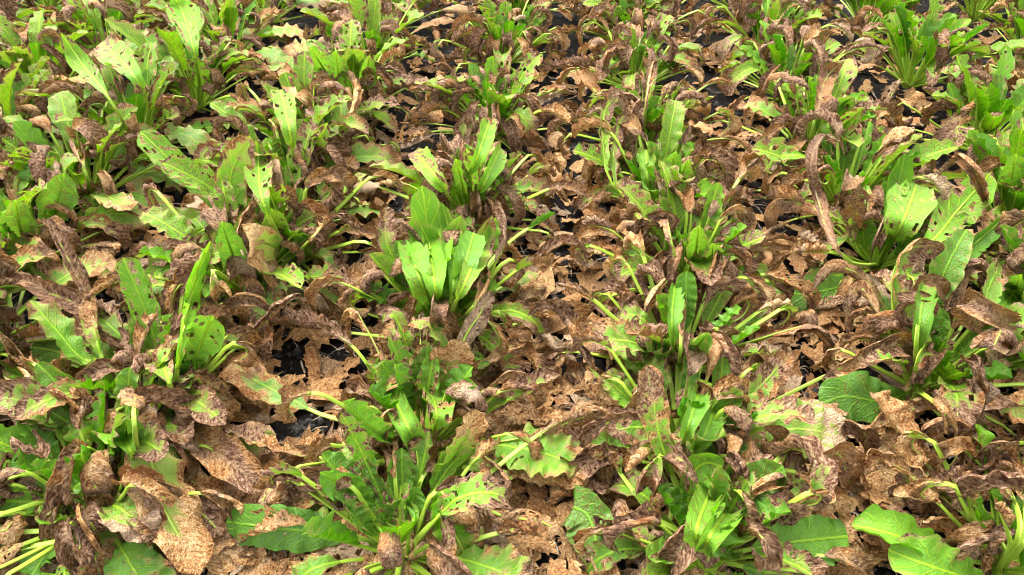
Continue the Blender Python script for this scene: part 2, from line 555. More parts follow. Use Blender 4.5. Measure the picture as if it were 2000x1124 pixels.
    mp = make_mesh('petiole', Vp, grid_quads(nseg, nc, True), M_PET, {
        'lm': ('FLOAT_VECTOR', np.stack([up, np.repeat(xs * L, nc), seed * onep], 1)),
        'la': ('FLOAT_COLOR', np.stack([pn2, q['plime'] * onep, q['dark'] * onep, onep], 1))})
    N_TRI += 2 * nc * (nseg - 1)
    link('petiole' if petiole else 'midrib', mp, ob)
    return ob


def U(a, b):
    return float(rng.uniform(a, b))


# look of each sort of leaf
def look(kind):
    if kind == 'green':      # fresh, glossy heart leaf
        return dict(lime=U(0.0, 0.35), spot=U(0, 0.5), curl=U(0.3, 1.5), ruf=U(0.14, 0.32), rk=U(3.5, 6.5), keel=U(0.1, 0.35), crum=0.002, jag=0.05,
                    w=U(0.038, 0.066), pr=U(0.004, 0.0055), plime=U(0.1, 0.5), nt=U(-0.2, 0.45), ne=U(-.1, .4), dtip=.4, hole=U(-1.2, .3), dark=U(0, .9))
    if kind == 'bright':     # pale lively green
        return dict(lime=U(0.3, 0.8), spot=U(0.1, 0.55), curl=U(0.3, 1.3), ruf=U(0.14, 0.3), rk=U(3.5, 6.5), keel=U(0.1, 0.3), crum=0.002, jag=0.05,
                    w=U(0.04, 0.07), pr=U(0.0035, 0.005), plime=U(0.3, 0.7), nt=U(-0.1, 0.5), ne=U(-.1, .4), dtip=.4, hole=U(-1.2, .35), dark=U(0, .9))
    if kind == 'lime':       # yellow green, peppered with lesions
        return dict(lime=U(0.6, 0.95), spot=U(0.6, 0.9), curl=U(0.1, 0.8), ruf=U(0.1, 0.22), keel=U(0.1, 0.3), crum=0.003, jag=0.06,
                    w=U(0.055, 0.085), nb=0.0, nt=U(0.15, 0.55), ne=U(0.1, 0.4), dtip=.4, hole=U(-.4, .6), pr=U(0.004, 0.0055), plime=U(0.5, 0.9), dark=0.5)
    if kind == 'mix':        # half dead
        return dict(lime=U(0.3, 0.9), spot=U(0.4, 0.7), curl=U(0.3, 1.4), ruf=U(0.1, 0.25), crum=U(0.003, 0.006), wave=0.03, jag=0.08,
                    w=U(0.05, 0.085), nb=U(-0.25, 0.2), nt=U(0.5, 0.95), ne=U(0.3, 0.6), dark=U(0.0, 0.8), pr=U(0.0035, 0.005), pnt=0.3, plime=0.7, dtip=.6, hole=U(-.6, .5))
    if kind == 'hook':       # shrivelled and rolled, dark
        return dict(nb=U(0.45, 0.9), nt=1.2, ne=0.2, dark=U(0.15, 0.95), curl=U(1.1, 2.7) * R.choice((1, 1, -1)), asy=U(-.5, .5), ruf=U(0.06, 0.18), crum=U(0.005, 0.009), wave=0.024,
                    jag=0.05, w=U(0.042, 0.078), np_=0.8, pr=U(0.0035, 0.005), pnb=U(-.3, .3), pnt=U(0.3, 1.2), plime=0.6, lime=0.7, twist=U(-70, 70), dtip=.6, sh=(U(.5, .8), U(.45, .8)))
    if kind == 'tan':        # crisp and fallen
        return dict(nb=U(0.8, 1.0), nt=1.2, dark=U(-0.25, 0.8), curl=U(0.7, 2.6) * R.choice((1, 1, -1)), asy=U(-.6, .6), ruf=U(0.08, 0.22), crum=U(0.006, 0.011), wave=0.03, jag=0.05, ne=0.2,
                    w=U(0.04, 0.078), pr=U(0.0035, 0.005), pnb=U(-0.6, 0.4), pnt=U(0.2, 1.0), plime=0.8, twist=U(-60, 60), hole=U(-.5, .9), dtip=U(-.2, .4))
    if kind == 'pale':       # grey green, partly bleached, old outer leaf
        return dict(lime=U(0.3, 0.6), spot=U(0.3, 0.6), curl=U(-0.6, 0.6), ruf=U(0.12, 0.25), crum=U(0.003, 0.006), jag=0.07, w=U(0.08, 0.115),
                    nb=U(0.05, 0.25), nt=U(0.35, 0.75), ne=U(0.1, 0.4), dark=U(-0.1, 0.4), pr=U(0.004, 0.005), plime=0.7)
    if kind == 'stalk':      # long bare stalk with a shrunken blade
        return dict(nb=U(0.3, 1.0), nt=1.2, dark=U(-0.2, 0.8), curl=U(1.2, 2.8), asy=U(-.5, .5), ruf=0.1, crum=U(0.004, 0.008), wave=0.024, jag=0.05, w=U(0.03, 0.065),
                    pr=U(0.0038, 0.0056), pnb=U(-1.4, 0.1), pnt=U(-0.6, 0.4), plime=U(0.5, 1.0), lime=.6, twist=U(-60, 60))
    if kind == 'flat':       # dark green old leaf on the ground
        return dict(lime=U(0.0, 0.25), spot=U(0.4, 0.6), curl=U(-0.4, 0.3), ruf=U(0.1, 0.2), crum=0.003, w=U(0.08, 0.11), nt=U(0.0, 0.45), ne=0.1, dark=0.1,
                    pr=0.0045, plime=0.5)


def auto_path(base, az, el, length, bend, pf, tip=0.0, side=0.0, tippos=0.6, n=9):
    """midrib from the crown: el start elevation, bend the droop over the blade, tip an extra roll at the end (degrees)"""
    p = np.array(base, float)
    out = [p.copy()]
    ds = length / (n - 1)
    e, a = math.radians(el), az
    for i in range(1, n):
        x = i / (n - 1)
        rate = bend * (0.35 if x < pf else 1.0)
        if x > tippos:
            rate += tip / (1 - tippos)
        e -= math.radians(rate) / (n - 1)
        a += math.radians(side) / (n - 1)
        d = np.array([math.sin(a) * math.cos(e), math.cos(a) * math.cos(e), math.sin(e)])
        p = p + d * ds
        out.append(p.copy())
    return np.array(out)


class Plant:
    def __init__(self, px, py, metric=False):
        c = np.array([px, py, 0.0]) if metric else at(px, py, 0.0)
        self.c = np.array([c[0], c[1], 0.0])
        self.o = bpy.data.objects.new('sugar_beet_plant', None)
        self.o.empty_display_size = 0.05
        COL.objects.link(self.o)
        self.o.location = self.c
        self.n = 0
        self.kinds = {}
        dist = np.linalg.norm(c[:2])
        self.lod = 0 if dist < 1.25 else 1 if dist < 2.1 else 2
        self.crown()

    def crown(self):
        nr, nc = 6, 10
        i, j = np.meshgrid(np.arange(nr), np.arange(nc), indexing='ij')
        z = -0.02 + 0.045 * np.sin(i / (nr - 1) * np.pi / 2)
        rr = 0.026 * np.cos(i / (nr - 1) * np.pi / 2 * 0.93) * (1 + 0.12 * np.sin(j * 2.1 + self.c[0] * 40))
        th = j / nc * 2 * np.pi
        V = np.stack([rr * np.cos(th), rr * np.sin(th), z], -1).reshape(-1, 3)
        link('crown', make_mesh('crown', V, grid_quads(nr, nc, True), M_CROWN), self.o)

    def base(self, az, k=1.0):
        return self.c + np.array([math.sin(az) * 0.014 * k, math.cos(az) * 0.014 * k, 0.012])

    KIND_LABEL = dict(hook='shrivelled dark brown leaf with a curled end', tan='crisp brown dead leaf bent down to the soil', mix='half dead leaf, green at the base and brown at the tip',
                      stalk='shrunken dead blade on a long bare stalk', lime='yellow green leaf peppered with brown spots', pale='bleached old leaf with brown patches', flat='dark green old leaf lying flat')

    def leaf(self, kind, pts, **kw):
        q = look(kind)
        q.update(kw)
        q.setdefault('lod', self.lod)
        self.n += 1
        self.kinds[kind] = self.kinds.get(kind, 0) + 1
        o = build_leaf(self.o, self.c, pts, **q)
        if kind in self.KIND_LABEL:
            o['label'] = self.KIND_LABEL[kind]
        return o

    def auto(self, kind, az=None, size=1.0, **kw):
        az = U(0, 2 * np.pi) if az is None else az
        side = U(-14, 14)
        if kind == 'green':
            L_, el, bend, pf, tip = U(0.22, 0.34), U(52, 84), U(0, 40), U(0.32, 0.45), 0
        elif kind == 'bright':
            L_, el, bend, pf, tip = U(0.24, 0.36), U(50, 80), U(0, 40), U(0.35, 0.45), 0
        elif kind == 'lime':
            L_, el, bend, pf, tip = U(0.27, 0.40), U(45, 75), U(-5, 35), U(0.35, 0.48), U(0, 40)
        elif kind == 'mix':
            L_, el, bend, pf, tip = U(0.26, 0.38), U(35, 68), U(20, 80), U(0.38, 0.5), U(0, 120)
        elif kind == 'hook':
            L_, el, bend, pf, tip = U(0.28, 0.42), U(54, 84), U(0, 40), U(0.45, 0.58), U(130, 290)
        elif kind == 'tan':
            L_, el, bend, pf, tip = U(0.28, 0.43), U(8, 40), U(30, 80), U(0.45, 0.62), U(-20, 110)
            kw.setdefault('ground', U(0.006, 0.03))
        elif kind == 'stalk':
            L_, el, bend, pf, tip = U(0.28, 0.45), U(18, 56), U(0, 28), U(0.6, 0.78), U(40, 200)
            kw.setdefault('ground', U(0.008, 0.03))
        elif kind == 'pale':
            L_, el, bend, pf, tip = U(0.30, 0.42), U(18, 48), U(30, 80), U(0.42, 0.5), U(0, 60)
            kw.setdefault('ground', U(0.01, 0.03))
        else:
            L_, el, bend, pf, tip = U(0.28, 0.38), U(12, 30), U(20, 50), U(0.42, 0.5), 0
            kw.setdefault('ground', U(0.008, 0.02))
        pf = kw.pop('pf', pf)
        pts = auto_path(self.base(az), az, el, L_ * size, bend, pf, tip, side, max(U(0.5, 0.68), pf + 0.03), 12)
        return self.leaf(kind, pts, pf=pf, r=(math.sin(az), math.cos(az), 0), roll=kw.pop('roll', U(-25, 25)), **kw)

    def many(self, size=1.0, **counts):
        a0 = U(0, 6.28)
        for kind, n in counts.items():
            for i in range(n):
                self.auto(kind, az=a0 + i * 2.4 + U(-0.4, 0.4), size=size)
            a0 += 1.1


LOOSE = []


def loose_leaf(px, py, kind='tan', metric=None, **kw):
    """a dead leaf blade lying by itself on the soil"""
    c = at(px, py, 0.0) if metric is None else np.array([*metric, 0.0])
    az = kw.pop('az', U(0, 6.28))
    L_ = kw.pop('L', U(0.09, 0.18))
    z0 = kw.pop('z', U(0.008, 0.03))
    d = np.array([math.sin(az), math.cos(az), 0])
    arch = U(0.0, 0.05)
    pts = [c + d * (u - 0.5) * L_ * U(0.85, 1) + np.array([0, 0, z0 + arch * math.sin(u * 3.14) + U(-0.01, 0.02)]) + np.array([d[1], -d[0], 0]) * U(-0.02, 0.02) for u in (0, 0.3, 0.62, 1)]
    q = look(kind)
    q.update(ground=max(0.004, z0 * 0.5), pr=0.0022, pnb=1.0, pnt=1.1, curl=U(0.5, 2.8) * R.choice((1, -1)), roll=U(-40, 40), crum=U(0.006, 0.011), twist=U(-80, 80), dark=U(-0.6, 0.45), w=U(0.035, 0.08))
    q.update(kw)
    q.setdefault('lod', 0 if c[1] < 1.1 else 1 if c[1] < 2.0 else 2)
    o = build_leaf(None, c, pts, name='dry_leaf', petiole=False, r=d, **q)
    o.location = c
    LOOSE.append((o, q['dark'], px, py))
    return o


# ------------------------------------------------------------------ ground
def ground():
    xs = np.linspace(-3.4, 3.6, 300)
    ys = np.linspace(-0.3, 5.6, 300)
    X, Y = np.meshgrid(xs, ys, indexing='ij')
    Z = np.zeros_like(X)
    for k in range(28):
        a = rng.uniform(0, 6.28)
        wl = rng.uniform(0.05, 0.6)
        Z += 0.0035 * (wl / 0.6) ** 0.6 * np.sin((X * math.cos(a) + Y * math.sin(a)) * 6.28 / wl + rng.uniform(0, 6.28))
    Z += rng.normal(0, 0.002, Z.shape)
    Z -= 0.012
    fade = np.minimum(1, np.minimum(np.minimum(X + 3.4, 3.6 - X), np.minimum(Y + 0.3, 5.6 - Y)) / 0.5)
    Z = Z * fade - 0.02 * (1 - fade)
    V = np.stack([X, Y, Z], -1).reshape(-1, 3)
    o = link('soil', make_mesh('soil', V, grid_quads(300, 300)[:, ::-1], M_SOIL))
    o['kind'] = 'structure'
    V = np.array([[-60, -60, -0.05], [60, -60, -0.05], [60, 120, -0.05], [-60, 120, -0.05]], float)
    o = link('field', make_mesh('field', V, np.array([[0, 1, 2, 3]]), M_SOIL))
    o['kind'] = 'structure'


ground()

# ------------------------------------------------------------------ the crop rows
PLANTS = {}


def plant(key, px, py, **counts):
    p = Plant(px, py)
    PLANTS[key] = p
    p.counts = counts
    return p



EL = dict(green=64, bright=64, lime=58, mix=48, hook=50, tan=14, pale=38, flat=6, stalk=45)


def trace(p, raw, el, base_h=0.012):
    """midrib in space from points on the photograph: (px, py) rises from the crown at angle el, (px, py, h) stands h cm above the soil,
    (px, py, 'y') hangs straight below or above the point before it"""
    first = raw[0]
    pts = []
    for q in raw:
        if len(q) == 2:
            best = None
            for h in np.linspace(0.0, 0.36, 73):
                v = at(q[0], q[1], h)
                e = math.degrees(math.atan2(h, np.hypot(*(v - p.c)[:2]) + 1e-6))
                if best is None or abs(e - el) < best[0]:
                    best = (abs(e - el), v)
            pts.append(best[1])
        elif q[2] == 'y':
            a = at(q[0], q[1], 0.0)
            c0 = np.array([0, 0, CAM_H])
            d = a - c0
            v = c0 + d * (pts[-1][1] / d[1])
            v[2] = max(v[2], 0.01)
            pts.append(v)
        else:
            pts.append(at(q[0], q[1], q[2] / 100))
    d = pts[0] - p.c
    az = math.atan2(d[0], d[1])
    return [p.base(az)] + pts


HERO = set()


def H(key, kind, raw, w=None, el=None, pf=0.4, **kw):
    p = PLANTS[key]
    if w is not None:
        kw['w'] = w * (0.0070 if kind in ('hook', 'tan') else 0.0085)
    if kind == 'tan' and pf >= .45:
        raw = [(q[0], q[1], q[2] + 3) if len(q) == 3 and q[2] != 'y' else q for q in raw]
    pts = trace(p, raw, EL[kind] if el is None else el)
    HERO.add(key)
    kw.setdefault('lod', max(0, min(1, p.lod)))
    if kind in ('tan', 'pale', 'flat'):
        kw.setdefault('ground', 0.008)
    kw.setdefault('twist', U(-15, 15))
    p.leaf(kind, pts, pf=pf, **kw)
ROWS = {   # crowns as they stand in the photograph, nearest first
    'Y': [(-60, 420), (30, 300), (105, 205), (215, 125), (300, 55)],
    'Z': [(-130, 850), (-40, 690), (65, 525), (180, 400), (275, 300), (388, 213), (450, 130), (520, 55)],
    'A': [(205, 1010), (268, 915), (335, 800), (485, 578), (570, 505), (575, 390), (610, 320), (690, 238), (722, 150), (775, 60)],
    'B': [(785, 1085), (825, 880), (862, 644), (920, 440), (962, 268), (985, 130), (1010, 40)],
    'C': [(1371, 1095), (1328, 895), (1325, 730), (1335, 560), (1282, 415), (1255, 300), (1240, 180), (1225, 90), (1215, 20)],
    'D': [(1955, 1110), (1790, 760), (1712, 525), (1640, 420), (1578, 312), (1530, 200), (1490, 110), (1450, 40)],
    'E': [(2090, 900), (2010, 640), (1960, 450), (1905, 300), (1775, 172), (1690, 70)],
    'F': [(2110, 260), (2000, 130), (1900, 40)],
    'X': [(-20, 105), (95, 25)],
    'G': [(2075, 0)],
}
for row, lst in ROWS.items():
    for i, (px, py) in enumerate(lst):
        plant(row + str(i), px, py)

for row, off in zip('XYZABCDEF', (-2665, -2085, -1505, -925, -345, 235, 815, 1395, 1975)):     # the rows run on beyond the upper edge
    for k, py in enumerate((-35, -90)):
        plant(row + str(len(ROWS[row]) + k), 1135 + off * (py + 650) / 1735, py)

# ---- leaves one can pick out in the photograph ----
# nearest plant of the row left of the middle
H('B0', 'pale', [(850, 950), (905, 860), (932, 800)], 9, el=48, pf=.42, f=50, nb=-.1, nt=.9, lime=.6, dark=-.1, curl=.3, ground=None)
H('B0', 'tan', [(846, 1019, 8), (1010, 880, 12), (1095, 822, 11), (1140, 815, 6)], 4, pf=.72, pnb=-.3, pnt=.6)
H('B0', 'bright', [(775, 1030), (785, 975)], 5.5, pf=.3, f=0, lime=.5, sh=(.6, .3), curl=.8, ruf=.05)
H('B0', 'green', [(715, 1020), (671, 966)], 5.5, pf=.35, f=20)
H('B0', 'green', [(720, 1058, 4), (650, 1045, 6), (540, 1032, 7), (441, 1020, 5)], 10, pf=.26, f=-12, lime=.08, curl=-.3, ruf=.12, spot=.1, keel=.1, nt=-.2)
H('B0', 'hook', [(815, 935), (806, 862), (790, 905, 'y'), (815, 975, 'y')], 5.5, nb=.7, dark=.25, f=30)
H('B0', 'pale', [(856, 955, 14), (880, 1026, 12), (906, 1080, 7), (912, 1145, 3)], 9, pf=.35, f=190, nb=0, nt=.7, lime=.6)
H('B0', 'tan', [(867, 960, 10), (930, 985, 8), (985, 1009, 7), (1060, 1020, 8), (1110, 1055, 5)], 10, pf=.5, f=10, pnb=-.2, pnt=.3, dark=.05)
H('B0', 'tan', [(856, 1073, 4), (988, 1037, 6), (1050, 1030, 5)], 8, pf=.72, pnb=-.4, pnt=0)
H('B0', 'green', [(720, 1000), (690, 960), (625, 922)], 7.5, pf=.4, f=0, lime=.1)
H('B0', 'bright', [(700, 1020), (662, 965)], 5, f=30)
H('B0', 'mix', [(735, 960), (705, 880), (662, 800)], 6, el=55, f=10, nb=-.1, nt=.5, lime=.8)
H('B0', 'green', [(800, 1010), (810, 950)], 6, f=20, lime=.2)
H('B0', 'green', [(755, 1020), (735, 985)], 5, f=20, lime=.1)
H('B0', 'tan', [(800, 1090, 5), (835, 1060, 7), (840, 1015, 9)], 7, pf=.3, f=10, dark=0)
H('B0', 'tan', [(770, 1095, 4), (720, 1100, 5), (690, 1115, 3)], 8, pf=.3, dark=-.2)
# second plant
H('B1', 'tan', [(949, 870, 6), (1050, 850, 9), (1120, 822, 11), (1166, 813, 11), (1205, 850, 8)], 8, pf=.55, f=50, pnb=-.2, pnt=.8, dark=.35)
H('B1', 'tan', [(892, 909, 4), (980, 922, 6), (1070, 923, 6), (1150, 935, 5)], 10, pf=.62, pnb=-.3, pnt=.4, dark=0)
H('B1', 'mix', [(853, 815), (838, 766), (800, 738), (765, 740), (738, 762, 'y')], 10.5, el=66, pf=.3, f=50, lime=.7, nb=.15, nt=.6, ne=.1, dark=.2, crum=.003, twist=0)
H('B1', 'green', [(800, 840), (765, 770)], 7.5, f=0, lime=.45, pf=.3)
H('B1', 'green', [(730, 840), (668, 785)], 6, f=20)
H('B1', 'mix', [(770, 855), (740, 815), (712, 768)], 5, f=20, nb=.2, lime=.6)
H('B1', 'green', [(832, 740), (836, 668)], 8.5, f=0, lime=.15, el=62)
H('B1', 'green', [(785, 770), (745, 708)], 8, f=10, lime=.1)
H('B1', 'green', [(790, 740), (760, 655)], 6, f=30, lime=.3)
H('B1', 'pale', [(845, 790), (872, 720), (897, 662)], 11, el=58, f=25, nb=.2, nt=.9, lime=.6, dark=.1, ground=None)
H('B1', 'tan', [(895, 700), (910, 655), (940, 610), (958, 567)], 6.5, el=42, pf=.5, f=170, dark=.2, crum=.004, jag=.04, curl=.6, ground=None)
H('B1', 'hook', [(743, 700), (710, 635), (690, 603), (682, 640, 'y'), (690, 695, 'y')], 6, el=36, pf=.55, dark=.1, pnb=.4, f=20)
H('B1', 'pale', [(866, 700), (862, 665), (835, 634), (805, 632), (788, 645, 'y')], 7, el=60, pf=.5, f=60, nb=.2, nt=.6, ground=None)
H('B1', 'mix', [(800, 700), (775, 625), (752, 618), (748, 642, 'y')], 5, el=52, dark=.8, f=40)
H('B1', 'pale', [(700, 830, 7), (619, 806, 9), (560, 775, 10), (500, 745, 11), (455, 712, 13), (433, 735, 'y'), (455, 762, 'y'), (480, 740, 'y')], 10, pf=.4, f=15, nb=-.05, nt=1.0, np_=.8, dark=.15, lime=.2)
H('B1', 'hook', [(683, 895, 6), (569, 886, 8), (498, 865, 9), (431, 830, 8)], 7, pf=.5, f=60, dark=.4, pnb=-.3, pnt=.2, curl=.6, twist=0)
H('B1', 'tan', [(700, 917, 6), (594, 919, 8), (550, 930, 8), (520, 965, 7), (500, 1003, 4)], 9, pf=.48, dark=.35, pnb=-.2, pnt=.5, f=20)
H('B1', 'green', [(850, 900), (895, 880), (925, 850, 9)], 5, el=40, f=30)
# third plant, the bright one in the middle
H('B2', 'bright', [(850, 560), (838, 470), (824, 362)], 13, f=0, lime=.85, spot=.2, ne=.15, pf=.36, nt=.2, ruf=.24, el=60)
H('B2', 'bright', [(862, 570), (848, 500), (820, 436)], 8.5, f=40, lime=.45, spot=.2, ne=.2, pf=.3)
H('B2', 'bright', [(845, 600), (820, 545), (798, 478)], 8, f=15, lime=.55, spot=.5, pf=.3, ne=.25)
H('B2', 'hook', [(838, 520), (810, 460), (785, 436), (778, 455, 'y')], 4.5, dark=.9, el=62, curl=1.8)
H('B2', 'green', [(885, 560), (882, 470), (862, 395)], 8, f=0, lime=.35, el=60)
H('B2', 'bright', [(890, 570), (885, 480), (900, 420)], 7, f=20, lime=.6, el=62)
H('B2', 'lime', [(905, 560), (935, 490), (962, 420)], 7.5, f=0, nt=.4, el=55)
H('B2', 'bright', [(925, 545), (950, 480), (968, 425)], 5, f=30, el=50)
H('B2', 'hook', [(900, 625), (930, 590), (945, 545), (928, 503), (903, 522, 'y')], 8, el=50, pf=.45, dark=.25, nb=.4, pnb=-.5, pnt=-.2, plime=1, f=20)
H('B2', 'hook', [(850, 610), (858, 562), (880, 545), (894, 565, 'y'), (882, 585, 'y')], 7, el=50, dark=.8, f=30, pf=.25)
H('B2', 'hook', [(935, 565), (982, 482), (986, 430), (970, 393)], 5.5, el=45, pf=.55, dark=.5, pnb=-.3, pnt=.3)
H('B2', 'hook', [(960, 574), (1038, 520), (1090, 478), (1130, 482, 'y'), (1146, 515, 'y')], 6, el=24, pf=.5, dark=.75, pnb=-.2, pnt=.9)
H('B2', 'tan', [(949, 646, 3), (1038, 624, 7), (1100, 610, 10), (1140, 650, 6), (1150, 700, 2)], 10, pf=.45, dark=.3, pnb=-.5, pnt=.5, plime=1)
H('B2', 'green', [(950, 520), (1010, 460), (1085, 417)], 3, el=26, pf=.8, curl=2, plime=.6)
H('B2', 'hook', [(803, 578), (735, 478), (700, 445), (660, 424), (648, 442, 'y')], 7, el=34, pf=.5, dark=.45, pnb=0, pnt=.5)
H('B2', 'mix', [(790, 540), (755, 470), (755, 403)], 5.5, el=50, lime=.6, f=10)
H('B2', 'tan', [(775, 590, 6), (690, 548, 7), (640, 555, 4)], 8, pf=.5, pnb=.6)
H('B2', 'pale', [(790, 632, 4), (687, 601, 7), (620, 560, 10), (560, 514, 11)], 5.5, pf=.45, f=65, nb=.2, nt=.9, twist=0)
H('B2', 'tan', [(782, 658, 3), (650, 645, 5), (560, 630, 5), (510, 645, 3)], 10, pf=.5, pnb=-.4, pnt=.5)
H('B2', 'green', [(835, 615), (818, 585)], 5, f=0, lime=.3)
H('B2', 'green', [(880, 610), (900, 575)], 5, f=10, lime=.2)
H('B2', 'bright', [(820, 600), (770, 560)], 5, f=10, el=40)
H('B2', 'green', [(905, 530), (925, 455)], 7, f=10, lime=.3)
# next in that row
H('B3', 'bright', [(915, 360), (935, 300), (956, 238)], 6.5, f=15, lime=.85, el=62)
H('B3', 'bright', [(930, 390), (950, 350), (978, 290)], 6.5, f=20, lime=.8, el=58)
H('B3', 'lime', [(880, 390), (850, 345), (810, 296)], 7, f=10, el=52, spot=.4)
H('B3', 'bright', [(905, 370), (890, 310)], 6, f=10, lime=.6)
H('B3', 'bright', [(920, 350), (910, 290)], 6, f=30, lime=.7)
# nearest plant of the row right of the middle
H('C0', 'mix', [(1290, 1101, 5), (1250, 1045, 9), (1205, 1017, 9), (1172, 1048, 5)], 10, pf=.3, f=60, dark=.5, nb=.3, nt=.9, twist=0, lime=.3)
H('C0', 'tan', [(1345, 1010), (1310, 975), (1275, 980, 'y'), (1268, 1035, 'y')], 9, el=52, f=40, dark=.15, ground=None)
H('C0', 'lime', [(1345, 1010), (1318, 940), (1290, 860), (1275, 780), (1262, 712)], 7.5, el=50, pf=.42, f=0, nb=.1, nt=.75, ne=.4, dark=.3, pr=.006, plime=.9, curl=1.2)
H('C0', 'green', [(1446, 1078, 6), (1540, 1060, 9), (1656, 1048, 8)], 10.5, pf=.32, f=8, lime=.35, spot=.05, curl=-.2, ruf=.16, keel=.2, nt=-.2)
H('C0', 'green', [(1420, 1015), (1470, 965), (1530, 910)], 9.5, el=48, f=0, lime=.12, pf=.3, nt=-.2)
H('C0', 'mix', [(1446, 1050), (1563, 987), (1588, 937), (1582, 895), (1549, 876), (1515, 893, 'y')], 9, el=42, pf=.45, f=55, nb=.25, nt=.7, dark=.4, lime=.4, crum=.004, pnb=-.4, pnt=0)
H('C0', 'tan', [(1471, 1019), (1560, 945), (1631, 884), (1655, 930, 'y'), (1638, 1000, 'y')], 11, el=24, pf=.5, f=10, pr=.0036, dark=.2, curl=.6, jag=.05, pnb=-.5, pnt=0, ground=None)
H('C0', 'bright', [(1345, 1000), (1350, 935), (1375, 905), (1412, 912)], 8, f=20, lime=.85, spot=.4, el=60)
H('C0', 'bright', [(1385, 1050), (1418, 1000)], 6.5, f=10, lime=.8)
H('C0', 'green', [(1395, 1075), (1428, 1068, 4)], 4.5, f=0, lime=.1)
H('C0', 'flat', [(1250, 1040, 5), (1120, 992, 6), (1150, 1010, 6), (1172, 1090, 3)], 11, pf=.55, f=0, lime=.08, nt=.1)
H('C0', 'green', [(1395, 1060), (1440, 1035), (1470, 1030, 9)], 6, f=10, lime=.2)
H('C0', 'pale', [(1420, 1100, 4), (1480, 1115, 5), (1560, 1125, 4)], 8, f=20, lime=.15)
H('C0', 'bright', [(1360, 1040), (1385, 965)], 6, f=10, lime=.7, spot=.5)
# second
H('C1', 'hook', [(1266, 848), (1159, 724), (1102, 620), (1062, 598, 'y'), (1032, 618, 'y')], 8, el=30, pf=.5, dark=.5, pnb=-.3, pnt=.4, f=20)
H('C1', 'tan', [(1266, 885, 6), (1162, 873, 8), (1110, 880, 6)], 8, pf=.5, pnb=.2)
H('C1', 'hook', [(1400, 893), (1546, 856), (1620, 828), (1675, 832, 'y'), (1697, 870, 'y'), (1668, 900, 'y')], 7, el=20, pf=.5, dark=.4, pnb=-.6, pnt=.2, plime=.9, f=50)
H('C1', 'hook', [(1400, 850), (1460, 813), (1545, 768), (1627, 727), (1700, 690), (1755, 672), (1766, 700, 'y'), (1736, 716, 'y')], 9, el=19, pf=.55, dark=.45, pnb=-.3, pnt=.3, f=10, curl=1.4)
H('C1', 'bright', [(1395, 800), (1405, 770), (1412, 698)], 5, el=50, f=10, spot=.5)
H('C1', 'mix', [(1440, 800), (1490, 750), (1547, 688)], 7, el=36, f=10, nb=.1, nt=.8, lime=.5, dark=.3)
H('C1', 'tan', [(1290, 905, 5), (1173, 895, 7), (1120, 930, 5)], 9, pf=.5)
H('C1', 'green', [(1345, 830), (1365, 770)], 6, f=10, lime=.2)
H('C1', 'green', [(1370, 860), (1395, 800)], 6, f=10, lime=.3)
H('C1', 'hook', [(1375, 830), (1385, 780), (1370, 765), (1400, 800, 'y')], 7, el=60, dark=.1, f=10)
H('C1', 'hook', [(1420, 860), (1445, 815), (1455, 808), (1462, 880, 'y')], 5, el=40, dark=.95, f=10)
H('C1', 'tan', [(1390, 920, 3), (1480, 910, 5), (1560, 900, 5), (1640, 890, 4)], 9, pf=.5, pnb=-.3)
# third and fourth
H('C2', 'hook', [(1400, 690), (1471, 669), (1549, 644), (1585, 637, 'y'), (1612, 662, 'y'), (1606, 697, 'y'), (1570, 711, 'y')], 7, el=24, pf=.45, dark=.35, f=40)
H('C2', 'hook', [(1330, 670), (1328, 590), (1345, 562), (1362, 590, 'y'), (1350, 642, 'y')], 6.5, el=58, dark=.35, pnb=.2, f=10)
H('C2', 'hook', [(1371, 610), (1405, 563), (1450, 568, 'y'), (1488, 600, 'y')], 7, el=52, dark=.6, f=40)
H('C2', 'green', [(1370, 690), (1425, 640)], 8, el=52, f=0, lime=.15)
H('C2', 'bright', [(1312, 640), (1318, 558)], 5, f=30)
H('C2', 'green', [(1310, 720), (1305, 660)], 7, f=10, lime=.15)
H('C2', 'hook', [(1328, 700), (1338, 676), (1340, 732, 'y')], 4, el=60, dark=.3, f=0)
H('C2', 'green', [(1350, 690), (1385, 650)], 7, f=10, lime=.1)
H('C2', 'hook', [(1270, 660), (1225, 590), (1195, 565), (1175, 580, 'y')], 6, el=40, dark=.6)
H('C2', 'hook', [(1290, 670), (1260, 600), (1240, 590), (1225, 640, 'y')], 7, el=45, dark=.5)
H('C3', 'bright', [(1355, 510), (1366, 440)], 7, f=0, lime=.7)
H('C3', 'pale', [(1385, 520), (1392, 475)], 6, el=60, f=10, nt=.2, ground=None)
H('C3', 'bright', [(1370, 470), (1403, 357)], 6, el=60, f=20, lime=.7)
H('C3', 'green', [(1310, 520), (1300, 460)], 6, f=20, lime=.2)
H('C3', 'hook', [(1310, 470), (1300, 420), (1285, 425, 'y'), (1275, 460, 'y')], 6, el=55, dark=.5)
H('C4', 'lime', [(1195, 358), (1177, 255), (1188, 202), (1210, 190), (1220, 225, 'y')], 6, el=50, pf=.42, f=50, nt=.8, dark=.5, plime=.8)
H('C4', 'mix', [(1205, 370), (1202, 270), (1219, 231), (1246, 231, 'y')], 5, el=52, f=50, dark=.6)
H('C4', 'bright', [(1265, 350), (1262, 293)], 7.5, f=0)
H('C4', 'green', [(1305, 350), (1320, 295)], 7.5, f=0, lime=.4)
H('C4', 'bright', [(1320, 370), (1345, 310)], 6, f=10)
H('C4', 'bright', [(1255, 400), (1240, 370)], 6, f=0, el=55)
H('C5', 'hook', [(1262, 200), (1275, 130), (1290, 115, 'y')], 5, el=60, dark=.1, nb=.5, f=10)
